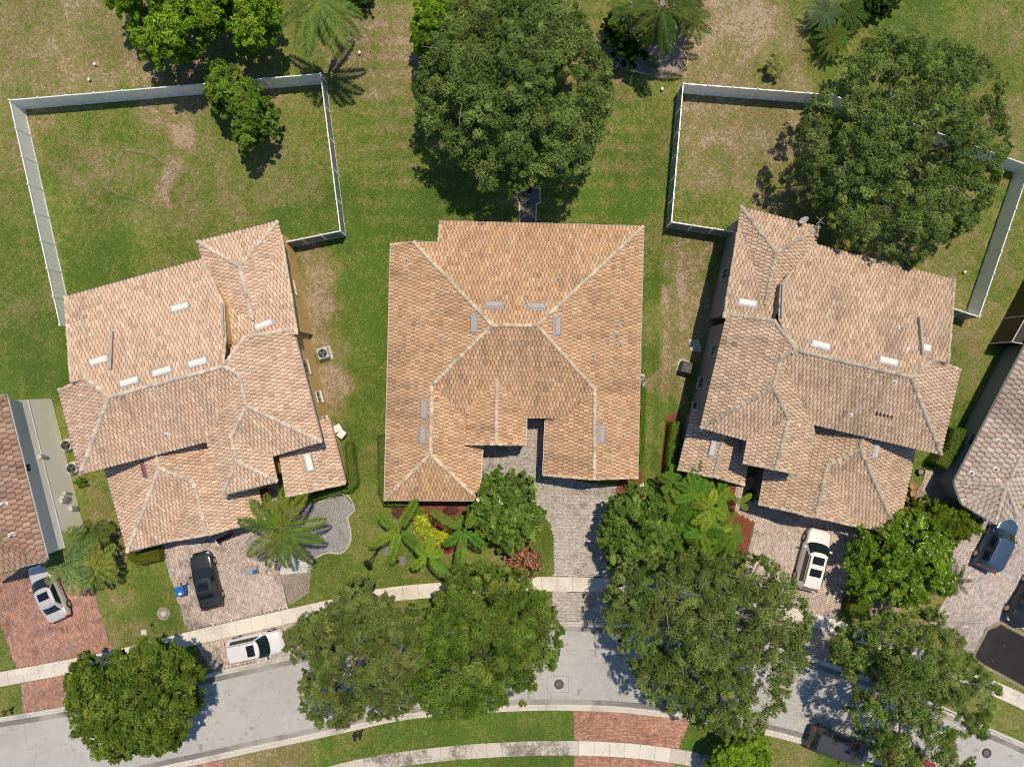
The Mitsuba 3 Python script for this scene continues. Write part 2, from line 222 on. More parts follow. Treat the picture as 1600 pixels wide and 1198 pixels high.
# ------------------------------------------------------------------ roof planes in metres: corners of each face, ridges and hips, rakes, eaves
ROOFS = {
 'left': {'faces': {
   'R1': [(-33.71,6.5,4.41),(-23.32,9.37,4.45),(-21.16,5.82,5.97),(-20.61,3.22,6.98),(-20.44,1.22,7.73),(-28.58,-0.96,7.67),(-30.5,0.34,7.0),(-31.67,0.06,6.98)],
   'R1b': [(-21.53,5.92,5.06),(-19.17,4.64,5.5),(-17.41,11.13,4.36),(-15.74,3.59,5.97),(-19.64,3.42,5.7),(-21.06,1.41,5.99),(-20.78,3.31,5.64)],
   'W0': [(-23.67,10.68,4.42),(-17.71,12.23,4.39),(-20.1,8.61,5.56)],
   'WL': [(-23.66,10.67,4.44),(-20.12,8.61,5.51),(-19.12,4.63,5.64),(-21.6,5.94,4.89),(-23.3,9.36,4.5)],
   'WR': [(-17.71,12.23,4.39),(-17.41,11.12,4.38),(-19.15,4.63,5.56),(-20.1,8.61,5.56)],
   'LH': [(-33.37,-0.45,5.7),(-30.5,0.34,7.0),(-28.58,-0.96,7.67),(-31.79,-6.65,5.7)],
   'F0': [(-28.58,-0.96,7.68),(-20.45,1.22,7.72),(-19.46,0.67,7.39),(-22.47,-4.25,5.7),(-31.79,-6.65,5.69)],
   'FR': [(-19.16,3.34,6.99),(-16.17,4.01,5.71),(-14.05,-4.27,5.7),(-18.94,-1.58,7.4),(-19.47,0.67,7.38),(-20.45,1.22,7.72)],
   'FH': [(-18.94,-1.58,7.38),(-14.05,-4.27,5.71),(-17.68,-5.34,5.67),(-20.35,-3.85,6.6)],
   'ER': [(-20.35,-3.85,6.58),(-17.68,-5.33,5.69),(-17.29,-7.18,5.69),(-19.92,-5.67,6.57)],
   'EH': [(-19.93,-5.67,6.56),(-17.29,-7.18,5.69),(-21.32,-8.16,5.72)],
   'EL': [(-19.46,0.67,7.41),(-18.94,-1.58,7.38),(-20.36,-3.85,6.58),(-19.93,-5.67,6.56),(-21.31,-8.16,5.74),(-22.47,-4.26,5.69)],
   'GL': [(-31.66,-6.21,2.88),(-29.83,-13.01,2.93),(-26.26,-6.29,5.12),(-27.11,-2.43,5.17)],
   'GF': [(-26.25,-6.29,5.13),(-29.84,-13.01,2.93),(-26.58,-12.2,2.87),(-24.01,-7.42,4.44)],
   'GS': [(-24.02,-7.42,4.43),(-26.58,-12.2,2.88),(-23.03,-11.42,4.39)],
   'GR': [(-27.12,-2.43,5.15),(-26.25,-6.29,5.15),(-24.02,-7.42,4.42),(-23.03,-11.42,4.39),(-19.13,-10.53,2.89),(-20.56,-4.52,2.92)],
   'KR': [(-16.8,-3.31,4.01),(-15.57,-8.25,4.03),(-12.95,-7.71,2.9),(-14.21,-2.78,2.9)],
   'KL': [(-16.8,-3.31,4.01),(-17.71,-4.39,4.49),(-17.03,-8.49,4.64),(-15.57,-8.25,4.03)],
  },
  'caps': [((-20.44,1.22,7.73),(-28.58,-0.96,7.67)),((-28.58,-0.96,7.67),(-30.5,0.34,7.0)),((-17.71,12.23,4.39),(-20.1,8.61,5.56)),((-20.1,8.61,5.56),(-23.67,10.68,4.42)),((-20.12,8.61,5.51),(-19.12,4.63,5.64)),((-28.58,-0.96,7.67),(-31.79,-6.65,5.7)),((-20.45,1.22,7.72),(-19.46,0.67,7.39)),((-14.05,-4.27,5.7),(-18.94,-1.58,7.4)),((-18.94,-1.58,7.4),(-19.47,0.67,7.38)),((-20.35,-3.85,6.6),(-18.94,-1.58,7.38)),((-17.29,-7.18,5.69),(-19.92,-5.67,6.57)),((-19.92,-5.67,6.57),(-20.35,-3.85,6.58)),((-21.32,-8.16,5.72),(-19.93,-5.67,6.56)),((-29.83,-13.01,2.93),(-26.26,-6.29,5.12)),((-26.26,-6.29,5.12),(-27.11,-2.43,5.17)),((-24.01,-7.42,4.44),(-26.25,-6.29,5.13)),((-23.03,-11.42,4.39),(-24.02,-7.42,4.43))],
  'rakes': [((-23.32,9.37,4.45),(-21.16,5.82,5.97)),((-21.16,5.82,5.97),(-20.61,3.22,6.98)),((-20.61,3.22,6.98),(-20.44,1.22,7.73)),((-31.67,0.06,6.98),(-33.71,6.5,4.41)),((-17.41,11.13,4.36),(-15.74,3.59,5.97)),((-21.06,1.41,5.99),(-20.78,3.31,5.64)),((-20.78,3.31,5.64),(-21.53,5.92,5.06)),((-33.37,-0.45,5.7),(-30.5,0.34,7.0)),((-19.16,3.34,6.99),(-16.17,4.01,5.71)),((-20.45,1.22,7.72),(-19.16,3.34,6.99)),((-27.11,-2.43,5.17),(-31.66,-6.21,2.88)),((-26.58,-12.2,2.88),(-23.03,-11.42,4.39)),((-23.03,-11.42,4.39),(-19.13,-10.53,2.89)),((-20.56,-4.52,2.92),(-27.12,-2.43,5.15)),((-15.57,-8.25,4.03),(-12.95,-7.71,2.9)),((-14.21,-2.78,2.9),(-16.8,-3.31,4.01)),((-16.8,-3.31,4.01),(-17.71,-4.39,4.49)),((-17.03,-8.49,4.64),(-15.57,-8.25,4.03))],
  'eaves': [((-33.71,6.5,4.41),(-23.32,9.37,4.45)),((-30.5,0.34,7.0),(-31.67,0.06,6.98)),((-15.74,3.59,5.97),(-19.64,3.42,5.7)),((-19.64,3.42,5.7),(-21.06,1.41,5.99)),((-23.67,10.68,4.42),(-17.71,12.23,4.39)),((-21.6,5.94,4.89),(-23.3,9.36,4.5)),((-23.3,9.36,4.5),(-23.66,10.67,4.44)),((-17.71,12.23,4.39),(-17.41,11.12,4.38)),((-31.79,-6.65,5.7),(-33.37,-0.45,5.7)),((-22.47,-4.25,5.7),(-31.79,-6.65,5.69)),((-16.17,4.01,5.71),(-14.05,-4.27,5.7)),((-14.05,-4.27,5.71),(-17.68,-5.34,5.67)),((-17.68,-5.33,5.69),(-17.29,-7.18,5.69)),((-17.29,-7.18,5.69),(-21.32,-8.16,5.72)),((-21.31,-8.16,5.74),(-22.47,-4.26,5.69)),((-31.66,-6.21,2.88),(-29.83,-13.01,2.93)),((-29.84,-13.01,2.93),(-26.58,-12.2,2.87)),((-19.13,-10.53,2.89),(-20.56,-4.52,2.92)),((-12.95,-7.71,2.9),(-14.21,-2.78,2.9)),((-17.71,-4.39,4.49),(-17.03,-8.49,4.64))],
 },
 'center': {'faces': {
   'L': [(-9.4,10.76,2.75),(-7.54,10.82,3.51),(-1.45,4.25,6.08),(-6.08,-0.15,4.22),(-6.18,-5.34,4.24),(-9.88,-9.01,2.75)],
   'R': [(1.84,4.25,6.07),(10.19,12.17,2.75),(9.74,-7.31,2.76),(6.22,-7.25,4.19),(6.28,-0.48,4.23)],
   'B': [(-7.54,10.82,3.49),(-5.65,10.78,3.49),(-5.59,12.58,2.76),(10.19,12.17,2.75),(1.84,4.25,6.06),(-1.45,4.25,6.09)],
   'F': [(-1.45,4.25,6.06),(1.84,4.25,6.09),(6.28,-0.48,4.23),(4.14,-2.64,3.34),(-3.57,-2.65,3.26),(-6.07,-0.15,4.24)],
   'LW': [(-6.07,-0.15,4.25),(-3.57,-2.65,3.25),(-2.27,-3.94,2.73),(-2.57,-9.06,2.78),(-6.18,-5.34,4.22)],
   'LF': [(-6.18,-5.34,4.23),(-2.57,-9.06,2.77),(-9.88,-9.01,2.75)],
   'RW': [(6.28,-0.48,4.21),(6.21,-7.25,4.21),(2.47,-7.11,2.71),(2.64,-2.79,2.77),(4.14,-2.64,3.36)],
   'PL': [(-1.13,1.69,4.41),(-3.35,-0.44,3.52),(-3.52,-4.67,3.48),(-1.19,-4.56,4.44)],
   'PR': [(-1.13,1.69,4.41),(-1.19,-4.56,4.43),(1.02,-4.7,3.52),(1.12,-0.72,3.48)],
  },
  'caps': [((-7.54,10.82,3.51),(-1.45,4.25,6.08)),((-1.45,4.25,6.08),(-6.08,-0.15,4.22)),((-6.08,-0.15,4.22),(-6.18,-5.34,4.24)),((-6.18,-5.34,4.24),(-9.88,-9.01,2.75)),((1.84,4.25,6.07),(10.19,12.17,2.75)),((6.22,-7.25,4.19),(6.28,-0.48,4.23)),((6.28,-0.48,4.23),(1.84,4.25,6.07)),((1.84,4.25,6.06),(-1.45,4.25,6.09)),((-2.57,-9.06,2.78),(-6.18,-5.34,4.22)),((-1.19,-4.56,4.44),(-1.13,1.69,4.41))],
  'rakes': [((-9.4,10.76,2.75),(-7.54,10.82,3.51)),((9.74,-7.31,2.76),(6.22,-7.25,4.19)),((-5.65,10.78,3.49),(-5.59,12.58,2.76)),((-3.57,-2.65,3.25),(-2.27,-3.94,2.73)),((6.21,-7.25,4.21),(2.47,-7.11,2.71)),((2.64,-2.79,2.77),(4.14,-2.64,3.36)),((-1.13,1.69,4.41),(-3.35,-0.44,3.52)),((-3.52,-4.67,3.48),(-1.19,-4.56,4.44)),((-1.19,-4.56,4.43),(1.02,-4.7,3.52)),((1.12,-0.72,3.48),(-1.13,1.69,4.41))],
  'eaves': [((-9.88,-9.01,2.75),(-9.4,10.76,2.75)),((10.19,12.17,2.75),(9.74,-7.31,2.76)),((-7.54,10.82,3.49),(-5.65,10.78,3.49)),((-5.59,12.58,2.76),(10.19,12.17,2.75)),((4.14,-2.64,3.34),(-3.57,-2.65,3.26)),((-2.27,-3.94,2.73),(-2.57,-9.06,2.78)),((-2.57,-9.06,2.77),(-9.88,-9.01,2.75)),((2.47,-7.11,2.71),(2.64,-2.79,2.77)),((-3.35,-0.44,3.52),(-3.52,-4.67,3.48)),((1.02,-4.7,3.52),(1.12,-0.72,3.48))],
 },
 'right': {'faces': {
   'R1': [(22.93,10.48,4.38),(19.75,7.29,5.83),(19.25,4.56,6.87),(20.24,2.33,7.6),(28.35,0.46,7.55),(30.27,1.74,6.91),(31.36,1.42,6.93),(33.38,7.8,4.41)],
   'R1b': [(19.98,7.38,5.21),(19.32,4.66,5.75),(20.68,2.53,6.11),(19.26,4.62,5.76),(15.53,4.81,5.85),(17.13,12.03,4.41),(18.68,5.82,5.55)],
   'W0': [(17.27,13.3,4.39),(19.5,9.65,5.62),(23.19,11.77,4.41)],
   'WL': [(23.18,11.77,4.41),(19.51,9.65,5.62),(18.68,5.82,5.55),(19.99,7.38,5.2),(22.93,10.48,4.38)],
   'WR': [(17.27,13.3,4.39),(17.12,12.03,4.42),(18.68,5.82,5.55),(19.5,9.65,5.63)],
   'RH': [(32.99,1.0,5.71),(31.58,-5.21,5.69),(28.34,0.46,7.57),(30.27,1.74,6.9)],
   'F0': [(20.25,2.33,7.57),(19.19,1.9,7.31),(22.07,-2.97,5.7),(31.58,-5.21,5.69),(28.34,0.46,7.57)],
   'FR': [(18.84,4.52,6.89),(20.23,2.33,7.61),(19.21,1.9,7.26),(18.67,-0.27,7.26),(13.88,-3.23,5.72),(15.84,5.09,5.7)],
   'FH': [(18.67,-0.27,7.26),(20.02,-2.57,6.54),(17.33,-4.21,5.68),(13.88,-3.23,5.72)],
   'ER': [(20.02,-2.57,6.54),(19.14,-6.25,6.51),(17.03,-5.83,5.7),(17.33,-4.21,5.68)],
   'EL': [(19.2,1.9,7.28),(22.07,-2.97,5.71),(22.42,-4.31,5.44),(21.35,-6.71,5.62),(19.14,-6.25,6.51),(20.03,-2.57,6.53),(18.66,-0.27,7.27)],
   'GL': [(31.49,-4.22,2.92),(26.76,-1.38,5.1),(25.92,-4.86,5.13),(29.91,-11.63,2.89)],
   'GF': [(25.93,-4.87,5.1),(23.74,-6.19,4.42),(26.61,-11.04,2.86),(29.9,-11.62,2.92)],
   'GS': [(23.75,-6.19,4.41),(22.93,-10.09,4.4),(26.61,-11.03,2.88)],
   'GR': [(26.75,-1.38,5.13),(20.03,-4.32,2.88),(19.12,-9.33,2.93),(22.93,-10.09,4.4),(23.75,-6.19,4.4),(25.93,-4.87,5.1)],
   'KR': [(16.56,-2.48,3.98),(14.01,-2.04,2.9),(12.88,-6.65,2.9),(15.36,-7.1,3.95)],
   'KL': [(16.56,-2.48,3.98),(15.36,-7.1,3.95),(18.02,-7.87,2.79),(18.62,-4.52,2.92)],
  },
  'caps': [((20.24,2.33,7.6),(28.35,0.46,7.55)),((28.35,0.46,7.55),(30.27,1.74,6.91)),((17.27,13.3,4.39),(19.5,9.65,5.62)),((19.5,9.65,5.62),(23.19,11.77,4.41)),((19.51,9.65,5.62),(18.68,5.82,5.55)),((31.58,-5.21,5.69),(28.34,0.46,7.57)),((20.25,2.33,7.57),(19.19,1.9,7.31)),((19.21,1.9,7.26),(18.67,-0.27,7.26)),((18.67,-0.27,7.26),(13.88,-3.23,5.72)),((18.67,-0.27,7.26),(20.02,-2.57,6.54)),((20.02,-2.57,6.54),(19.14,-6.25,6.51)),((26.76,-1.38,5.1),(25.92,-4.86,5.13)),((25.92,-4.86,5.13),(29.91,-11.63,2.89)),((25.93,-4.87,5.1),(23.74,-6.19,4.42)),((23.75,-6.19,4.41),(22.93,-10.09,4.4)),((15.36,-7.1,3.95),(16.56,-2.48,3.98))],
  'rakes': [((22.93,10.48,4.38),(19.75,7.29,5.83)),((19.75,7.29,5.83),(19.25,4.56,6.87)),((19.25,4.56,6.87),(20.24,2.33,7.6)),((31.36,1.42,6.93),(33.38,7.8,4.41)),((19.98,7.38,5.21),(19.32,4.66,5.75)),((19.32,4.66,5.75),(20.68,2.53,6.11)),((20.68,2.53,6.11),(19.26,4.62,5.76)),((15.53,4.81,5.85),(17.13,12.03,4.41)),((19.99,7.38,5.2),(22.93,10.48,4.38)),((30.27,1.74,6.9),(32.99,1.0,5.71)),((18.84,4.52,6.89),(20.23,2.33,7.61)),((15.84,5.09,5.7),(18.84,4.52,6.89)),((19.14,-6.25,6.51),(17.03,-5.83,5.7)),((22.07,-2.97,5.71),(22.42,-4.31,5.44)),((21.35,-6.71,5.62),(19.14,-6.25,6.51)),((31.49,-4.22,2.92),(26.76,-1.38,5.1)),((22.93,-10.09,4.4),(26.61,-11.03,2.88)),((26.75,-1.38,5.13),(20.03,-4.32,2.88)),((19.12,-9.33,2.93),(22.93,-10.09,4.4)),((16.56,-2.48,3.98),(14.01,-2.04,2.9)),((12.88,-6.65,2.9),(15.36,-7.1,3.95)),((15.36,-7.1,3.95),(18.02,-7.87,2.79)),((18.62,-4.52,2.92),(16.56,-2.48,3.98))],
  'eaves': [((30.27,1.74,6.91),(31.36,1.42,6.93)),((33.38,7.8,4.41),(22.93,10.48,4.38)),((19.26,4.62,5.76),(15.53,4.81,5.85)),((23.19,11.77,4.41),(17.27,13.3,4.39)),((22.93,10.48,4.38),(23.18,11.77,4.41)),((17.27,13.3,4.39),(17.12,12.03,4.42)),((32.99,1.0,5.71),(31.58,-5.21,5.69)),((22.07,-2.97,5.7),(31.58,-5.21,5.69)),((13.88,-3.23,5.72),(15.84,5.09,5.7)),((17.33,-4.21,5.68),(13.88,-3.23,5.72)),((17.03,-5.83,5.7),(17.33,-4.21,5.68)),((22.42,-4.31,5.44),(21.35,-6.71,5.62)),((29.91,-11.63,2.89),(31.49,-4.22,2.92)),((26.61,-11.04,2.86),(29.9,-11.62,2.92)),((20.03,-4.32,2.88),(19.12,-9.33,2.93)),((14.01,-2.04,2.9),(12.88,-6.65,2.9)),((18.02,-7.87,2.79),(18.62,-4.52,2.92))],
 },
 'west': {'faces': {
   'R': [(-37.38,-0.85,5.6),(-34.35,-13.02,5.6),(-36.95,-11.61,6.44),(-38.72,-2.61,6.27)],
   'N': [(-37.37,-0.85,5.6),(-38.72,-2.61,6.26),(-40.63,-1.46,5.6)],
   'S': [(-36.95,-11.61,6.44),(-34.35,-13.02,5.6),(-40.63,-14.46,5.6)],
  },
  'caps': [((-34.35,-13.02,5.6),(-36.95,-11.61,6.44)),((-38.72,-2.61,6.27),(-37.38,-0.85,5.6))],
  'rakes': [((-38.72,-2.61,6.26),(-40.63,-1.46,5.6)),((-40.63,-14.46,5.6),(-36.95,-11.61,6.44))],
  'eaves': [((-37.38,-0.85,5.6),(-34.35,-13.02,5.6)),((-36.95,-11.61,6.44),(-38.72,-2.61,6.27)),((-40.63,-1.46,5.6),(-37.37,-0.85,5.6)),((-34.35,-13.02,5.6),(-40.63,-14.46,5.6))],
 },
 'east': {'faces': {
   'L': [(43.48,9.89,2.9),(34.33,-7.68,2.9),(37.53,-7.69,4.03),(38.71,-5.59,4.07),(43.14,1.89,4.25)],
   'T1': [(37.52,-7.69,4.05),(34.33,-7.68,2.9),(34.9,-9.29,2.9)],
   'T2': [(37.53,-7.69,4.04),(34.9,-9.29,2.9),(37.46,-10.82,2.9)],
   'T3': [(37.52,-7.69,4.05),(37.46,-10.82,2.9),(39.16,-10.22,2.88)],
   'RR': [(37.5,-7.68,4.08),(39.18,-10.23,2.87),(40.96,-6.5,2.94),(38.74,-5.6,4.02)],
  },
  'caps': [((34.33,-7.68,2.9),(37.53,-7.69,4.03)),((37.53,-7.69,4.03),(38.71,-5.59,4.07)),((34.9,-9.29,2.9),(37.52,-7.69,4.05)),((37.46,-10.82,2.9),(37.53,-7.69,4.04)),((39.16,-10.22,2.88),(37.52,-7.69,4.05))],
  'rakes': [((43.14,1.89,4.25),(43.48,9.89,2.9)),((40.96,-6.5,2.94),(38.74,-5.6,4.02))],
  'eaves': [((43.48,9.89,2.9),(34.33,-7.68,2.9)),((38.71,-5.59,4.07),(43.14,1.89,4.25)),((34.33,-7.68,2.9),(34.9,-9.29,2.9)),((34.9,-9.29,2.9),(37.46,-10.82,2.9)),((37.46,-10.82,2.9),(39.16,-10.22,2.88)),((39.18,-10.23,2.87),(40.96,-6.5,2.94))],
 },
}
# ------------------------------------------------------------------ ground, road, kerbs, walks
NK = [(-420,1190),(-200,1153),(0,1120),(100,1103.5),(200,1081),(338,1048.4),(400,1034.6),(500,1012),(600,993),(700,980),(780,974),(868,970.7),(930,972),(1040,979),(1140,993),(1242,1018),(1340,1050),(1450,1093),(1551,1138.6),(1610,1165),(1760,1240),(1960,1345)]
SK = [(-420,1385),(-100,1293),(110,1238),(260,1204),(308,1194),(400,1173.6),(525,1147),(640,1123),(776,1112),(850,1109.5),(898,1109.7),(960,1112),(1025,1118.5),(1078,1126),(1200,1148.6),(1258,1163.6),(1355,1189),(1460,1224),(1600,1285),(1900,1430)]
NS = [(-420,1124),(-150,1077),(0,1049.5),(100,1031),(175,1016),(293,987),(400,962.4),(513,937),(595,919),(694,909),(760,903.5),(832,901),(900,901.5),(960,903.5),(1040,910),(1130,924),(1261,954.4),(1345,981),(1450,1018),(1566,1068.4),(1610,1089),(1760,1168),(1960,1275)]
SS = [(380,1228),(508,1198),(588,1180),(693,1166),(801,1158.5),(900,1157),(985,1161),(1060,1170),(1088,1175),(1150,1188),(1250,1212),(1400,1256)]
nk, sk, ns, ss = (smooth_line(q) for q in (NK, SK, NS, SS))
road_pg = Polygon(np.vstack([offset_line(nk, -.02), offset_line(sk, .02)[::-1]])).buffer(0)
ground = sbox(-700, -700, 700, 700)
k = add('ground', flat(ground, -0.16), 'lawn_turf'); tag(k, 'wide flat ground beyond the gardens', 'ground', kind='structure')
k = add('road', flat(road_pg.buffer(.1), -0.12), 'road_asphalt'); tag(k, 'pale grey asphalt street curving below the houses', 'road', kind='structure')
lawn_pg = sbox(-62, -48, 62, 48).difference(road_pg)
k = add('lawn', extrude(lawn_pg, -0.16, 0.0), 'lawn_turf'); tag(k, 'patchy green and dry brown lawn around the houses', 'lawn', kind='structure')

def strip_pieces(outer, inner, length, gap, rng=None):
    """Quads between two offset lines, cut into pieces of about this length."""
    d = np.r_[0, np.cumsum(np.linalg.norm(np.diff(outer, axis=0), axis=1))]
    n = max(1, int(round(d[-1] / length))); cuts = np.linspace(0, d[-1], n + 1)
    at = lambda L, s: np.c_[np.interp(s, d, L[:, 0]), np.interp(s, d, L[:, 1])]
    for a, b in zip(cuts[:-1], cuts[1:]):
        s = np.linspace(a + gap / 2, b - gap / 2, 4)
        yield at(outer, s), at(inner, s)
def in_view(P, m=70):
    c = np.mean(P, axis=0); return abs(c[0]) * 19.1 < 800 + m and abs(c[1]) * 19.1 < 599 + m
def profile_piece(o, i, prof):
    """A short piece of a kerb: prof = [(fraction from outer to inner, z)...]."""
    rows = [np.c_[o + (i - o) * t, np.full(len(o), z)] for t, z in prof]
    v = np.vstack(rows); m = len(o); f = []
    for r in range(len(rows) - 1):
        for c in range(m - 1):
            a = r*m + c; f += [[a, a+m, a+m+1], [a, a+m+1, a+1]]
    me = trimesh.Trimesh(v, f, process=False)
    n = me.face_normals[:, 2].sum()
    return me if n > 0 else trimesh.Trimesh(v, np.array(f)[:, ::-1], process=False)
kn = thing('kerb', 'pale concrete kerb along the far side of the street, in front of the three driveways', 'kerb'); tag(kn, kind='structure')
ks = thing('kerb', 'pale concrete kerb along the near side of the street, by the brick crossing', 'kerb'); tag(ks, kind='structure')
KPROF = [(0, -.10), (0, .02), (.30, .02), (.42, .01), (.62, -.085), (1, -.112)]
for key, L, sgn in ((kn, nk, -1), (ks, sk, 1)):
    for o, i in strip_pieces(L, offset_line(L, .46 * sgn), 3.0, .02):
        if in_view(o): add('segment', profile_piece(o, i, KPROF), 'kerb_concrete', key)
    i2 = offset_line(L, .42 * sgn); o2 = offset_line(L, .86 * sgn)
    gp = Polygon(np.vstack([i2, o2[::-1]])).buffer(0)
    add('gutter', flat(gp, -.108), 'gutter_concrete', key)
walk_n = thing('sidewalk', 'pale concrete sidewalk of square slabs between the front gardens and the street', 'sidewalk'); tag(walk_n, kind='structure')
walk_s = thing('sidewalk', 'stained concrete sidewalk along the bottom edge, beyond the street', 'sidewalk'); tag(walk_s, kind='structure')
rs = np.random.default_rng(4)
for key, L, wd, mat in ((walk_n, ns, 1.17, 'walk_concrete'), (walk_s, ss, 1.17, 'walk_mould')):
    for o, i in strip_pieces(L, offset_line(L, -wd), 1.27, .022):
        if not in_view(o): continue
        cx = o.mean(0)[0]
        m_ = mat
        if key == walk_s and 5.2 < cx < 13.6: m_ = 'walk_concrete'
        if key == walk_n and 27.0 < cx < 28.6: m_ = 'walk_mould'
        add('slab', extrude(Polygon(np.vstack([o, i[::-1]])), -.05, .022 + rs.uniform(-.004, .004)), m_, key)

def paver_field(pg, ang, w, l, palette, seed, stain=0.0, stain_col=.35, z=.03):
    """Running-bond pavers: each its own small block with an open joint."""
    r = np.random.default_rng(seed); ca, sa = math.cos(ang), math.sin(ang)
    c0 = np.array(pg.centroid.coords[0]); ext = max(pg.bounds[2]-pg.bounds[0], pg.bounds[3]-pg.bounds[1]) * .75
    nx, ny = int(ext*2/l), int(ext*2/w)
    I, J = np.meshgrid(np.arange(nx), np.arange(ny), indexing='ij')
    u = ((I - nx/2 + .5*(J % 2)) * l).ravel(); v = ((J - ny/2) * w).ravel()
    x, y = c0[0] + u*ca - v*sa, c0[1] + u*sa + v*ca
    ok = shapely.contains_xy(pg.buffer(-.03), x, y); x, y = x[ok], y[ok]; n = len(x)
    g = .007; hx, hy = l/2 - g, w/2 - g
    zt = z + r.normal(0, .0022, n); tilt = r.normal(0, .004, (n, 2))
    loc = np.array([(-1,-1),(1,-1),(1,1),(-1,1)])
    V = np.zeros((n, 8, 3))
    for k_ in range(4):
        du, dv = loc[k_,0]*hx, loc[k_,1]*hy
        for b_, (s, zz) in enumerate(((1.0, 0.0), (.86, 1.0))):
            V[:, k_+4*b_, 0] = x + du*s*ca - dv*s*sa; V[:, k_+4*b_, 1] = y + du*s*sa + dv*s*ca
            V[:, k_+4*b_, 2] = (zt + tilt[:,0]*loc[k_,0] + tilt[:,1]*loc[k_,1]) if b_ else .004
    F = np.array([[4,5,6],[4,6,7],[0,1,5],[0,5,4],[1,2,6],[1,6,5],[2,3,7],[2,7,6],[3,0,4],[3,4,7]])
    f = (F[None] + 8*np.arange(n)[:, None, None]).reshape(-1, 3)
    pal = np.array(palette); col = pal[r.integers(0, len(pal), n)] * r.normal(1, .10, (n, 1))
    P = np.c_[x, y, np.zeros(n)]
    st = meshkit.fbm(P*.55, 4, seed) * .6 + meshkit.noise(P*1.7, seed+3) * .4
    st = np.clip((st - (1 - stain)) / .22, 0, 1)[:, None] * np.clip(r.normal(.75, .35, (n, 1)), 0, 1)
    col = col * (1 - st * (1 - stain_col)) * (.88 + .24 * meshkit.noise(P*.3, seed+9))[:, None]
    return trimesh.Trimesh(V.reshape(-1, 3), f, process=False), np.clip(np.repeat(col, 8, 0), .01, .9)
HARD = []
def driveway(pts, ang_px, palette, seed, label, w=.155, l=.23, stain=.45, cut=None, edge=True, name='driveway', catname='driveway', stain_col=.4):
    pg = poly(pts)
    if cut is not None: pg = pg.difference(cut)
    HARD.append(pg); k = add(name, flat(pg, .004), 'paver_sand'); tag(k, label, catname, kind='structure')
    m, c = paver_field(pg, ang_px, w, l, palette, seed, stain, stain_col)
    add('pavers', m, 'paver_clay', k, color=c, kind='stuff')
    return k
walkN = Polygon(np.vstack([offset_line(ns, .02), offset_line(ns, -1.19)[::-1]])).buffer(0)
walkS = Polygon(np.vstack([offset_line(ss, .02), offset_line(ss, -1.19)[::-1]])).buffer(0)
kerbN = Polygon(np.vstack([nk, offset_line(nk, -3)[::-1]])).buffer(0); kerbS = Polygon(np.vstack([sk, offset_line(sk, 3)[::-1]])).buffer(0)
cutN = unary_union([walkN, kerbN]); cutS = unary_union([walkS, kerbS])
RED = [(.46,.25,.18),(.41,.22,.165),(.51,.29,.21),(.37,.22,.19),(.45,.28,.23),(.34,.235,.22)]
REDS = [(.50,.255,.18),(.46,.23,.165),(.55,.30,.22),(.39,.215,.17),(.60,.37,.27)]
TAN = [(.57,.475,.42),(.52,.435,.385),(.61,.515,.455),(.54,.475,.43),(.48,.405,.36),(.60,.53,.48)]
GREY = [(.52,.50,.465),(.56,.54,.50),(.47,.455,.43),(.59,.565,.53),(.43,.42,.40),(.54,.51,.475)]
PINK = [(.54,.465,.44),(.60,.52,.49),(.48,.42,.405),(.46,.45,.45),(.56,.505,.49),(.40,.385,.385)]
a_left, a_right = math.radians(13), math.radians(-13)
ring = Point(*W2(401, 856)).buffer(.95)
driveway([(-60,912),(70,880),(148,925.6),(179,1030),(183,1037),(186,1100),(36,1125),(33,1066),(25,1042),(0,971),(-60,800)], a_left + math.pi/2, RED, 1, 'red brick paver driveway under the silver sedan, at the left edge', cut=cutN, stain=.40)
drive2_pts = [(243,840),(250,853),(293,987),(338,1060),(480,1034),(462,971),(451,948),(437,890),(424,842),(431,800),(441,770),(430,745),(395,755),(300,800)]
driveway(drive2_pts, a_left + math.pi/2, TAN, 2, 'tan paver driveway with the black sedan and dark stains', cut=unary_union([cutN, ring]), stain=.47, stain_col=.36)
driveway([(752,655),(824,640),(860,640),(862,742),(930,756),(963,756),(962,880),(960,903),(975,985),(862,985),(862,925),(864.6,900),(865,841),(860,820),(844,793),(820,775),(790,762),(752,750)], math.radians(1), GREY, 3, 'grey paver driveway and walk in front of the single-storey house', cut=cutN, stain=.50, stain_col=.45, w=.115, l=.2)
driveway([(1148,757),(1163,745),(1190,745),(1250,790),(1345,815),(1325,915),(1308,968),(1296,1045),(1140,1010),(1150,940),(1166,875),(1178,815),(1148,800)], a_right + math.pi/2, TAN, 4, 'tan paver driveway under the white car with two roof windows', cut=cutN, stain=.38)
driveway([(1478,845),(1497,800),(1560,800),(1660,780),(1660,960),(1605,985),(1579,978),(1564,970),(1540,982),(1522,1026),(1500,1010),(1453,973),(1481,930)], math.radians(55), PINK, 5, 'pinkish grey paver driveway with the blue car, at the right edge', cut=cutN, stain=.42, stain_col=.55)
driveway([(896.5,1106),(1080,1122),(1058,1175),(1050,1230),(896,1230),(898,1165)], math.radians(-2), REDS, 6, 'red brick crossing between the street and the lower sidewalk', cut=cutS, stain=.40, w=.11, l=.22)
driveway([(300,1190),(352,1180),(345,1230),(280,1230)], math.radians(12), REDS, 7, 'sliver of red brick paving by the kerb at the bottom edge', cut=cutS, stain=.3, w=.11, l=.22)
pad_pg = poly([(1523,1026),(1536,1036),(1600,1071),(1680,1112),(1680,1035),(1600,995),(1579,984),(1564,976),(1544,985)]); HARD.append(pad_pg)
k = add('asphalt_pad', flat(pad_pg, .012), 'black_asphalt'); tag(k, 'freshly sealed black asphalt drive at the right edge', 'drive', kind='structure')
ed = [(1680,1030),(1600,991),(1579,980),(1564,971.5),(1543,981),(1519,1026),(1536,1040),(1600,1075),(1680,1116)]
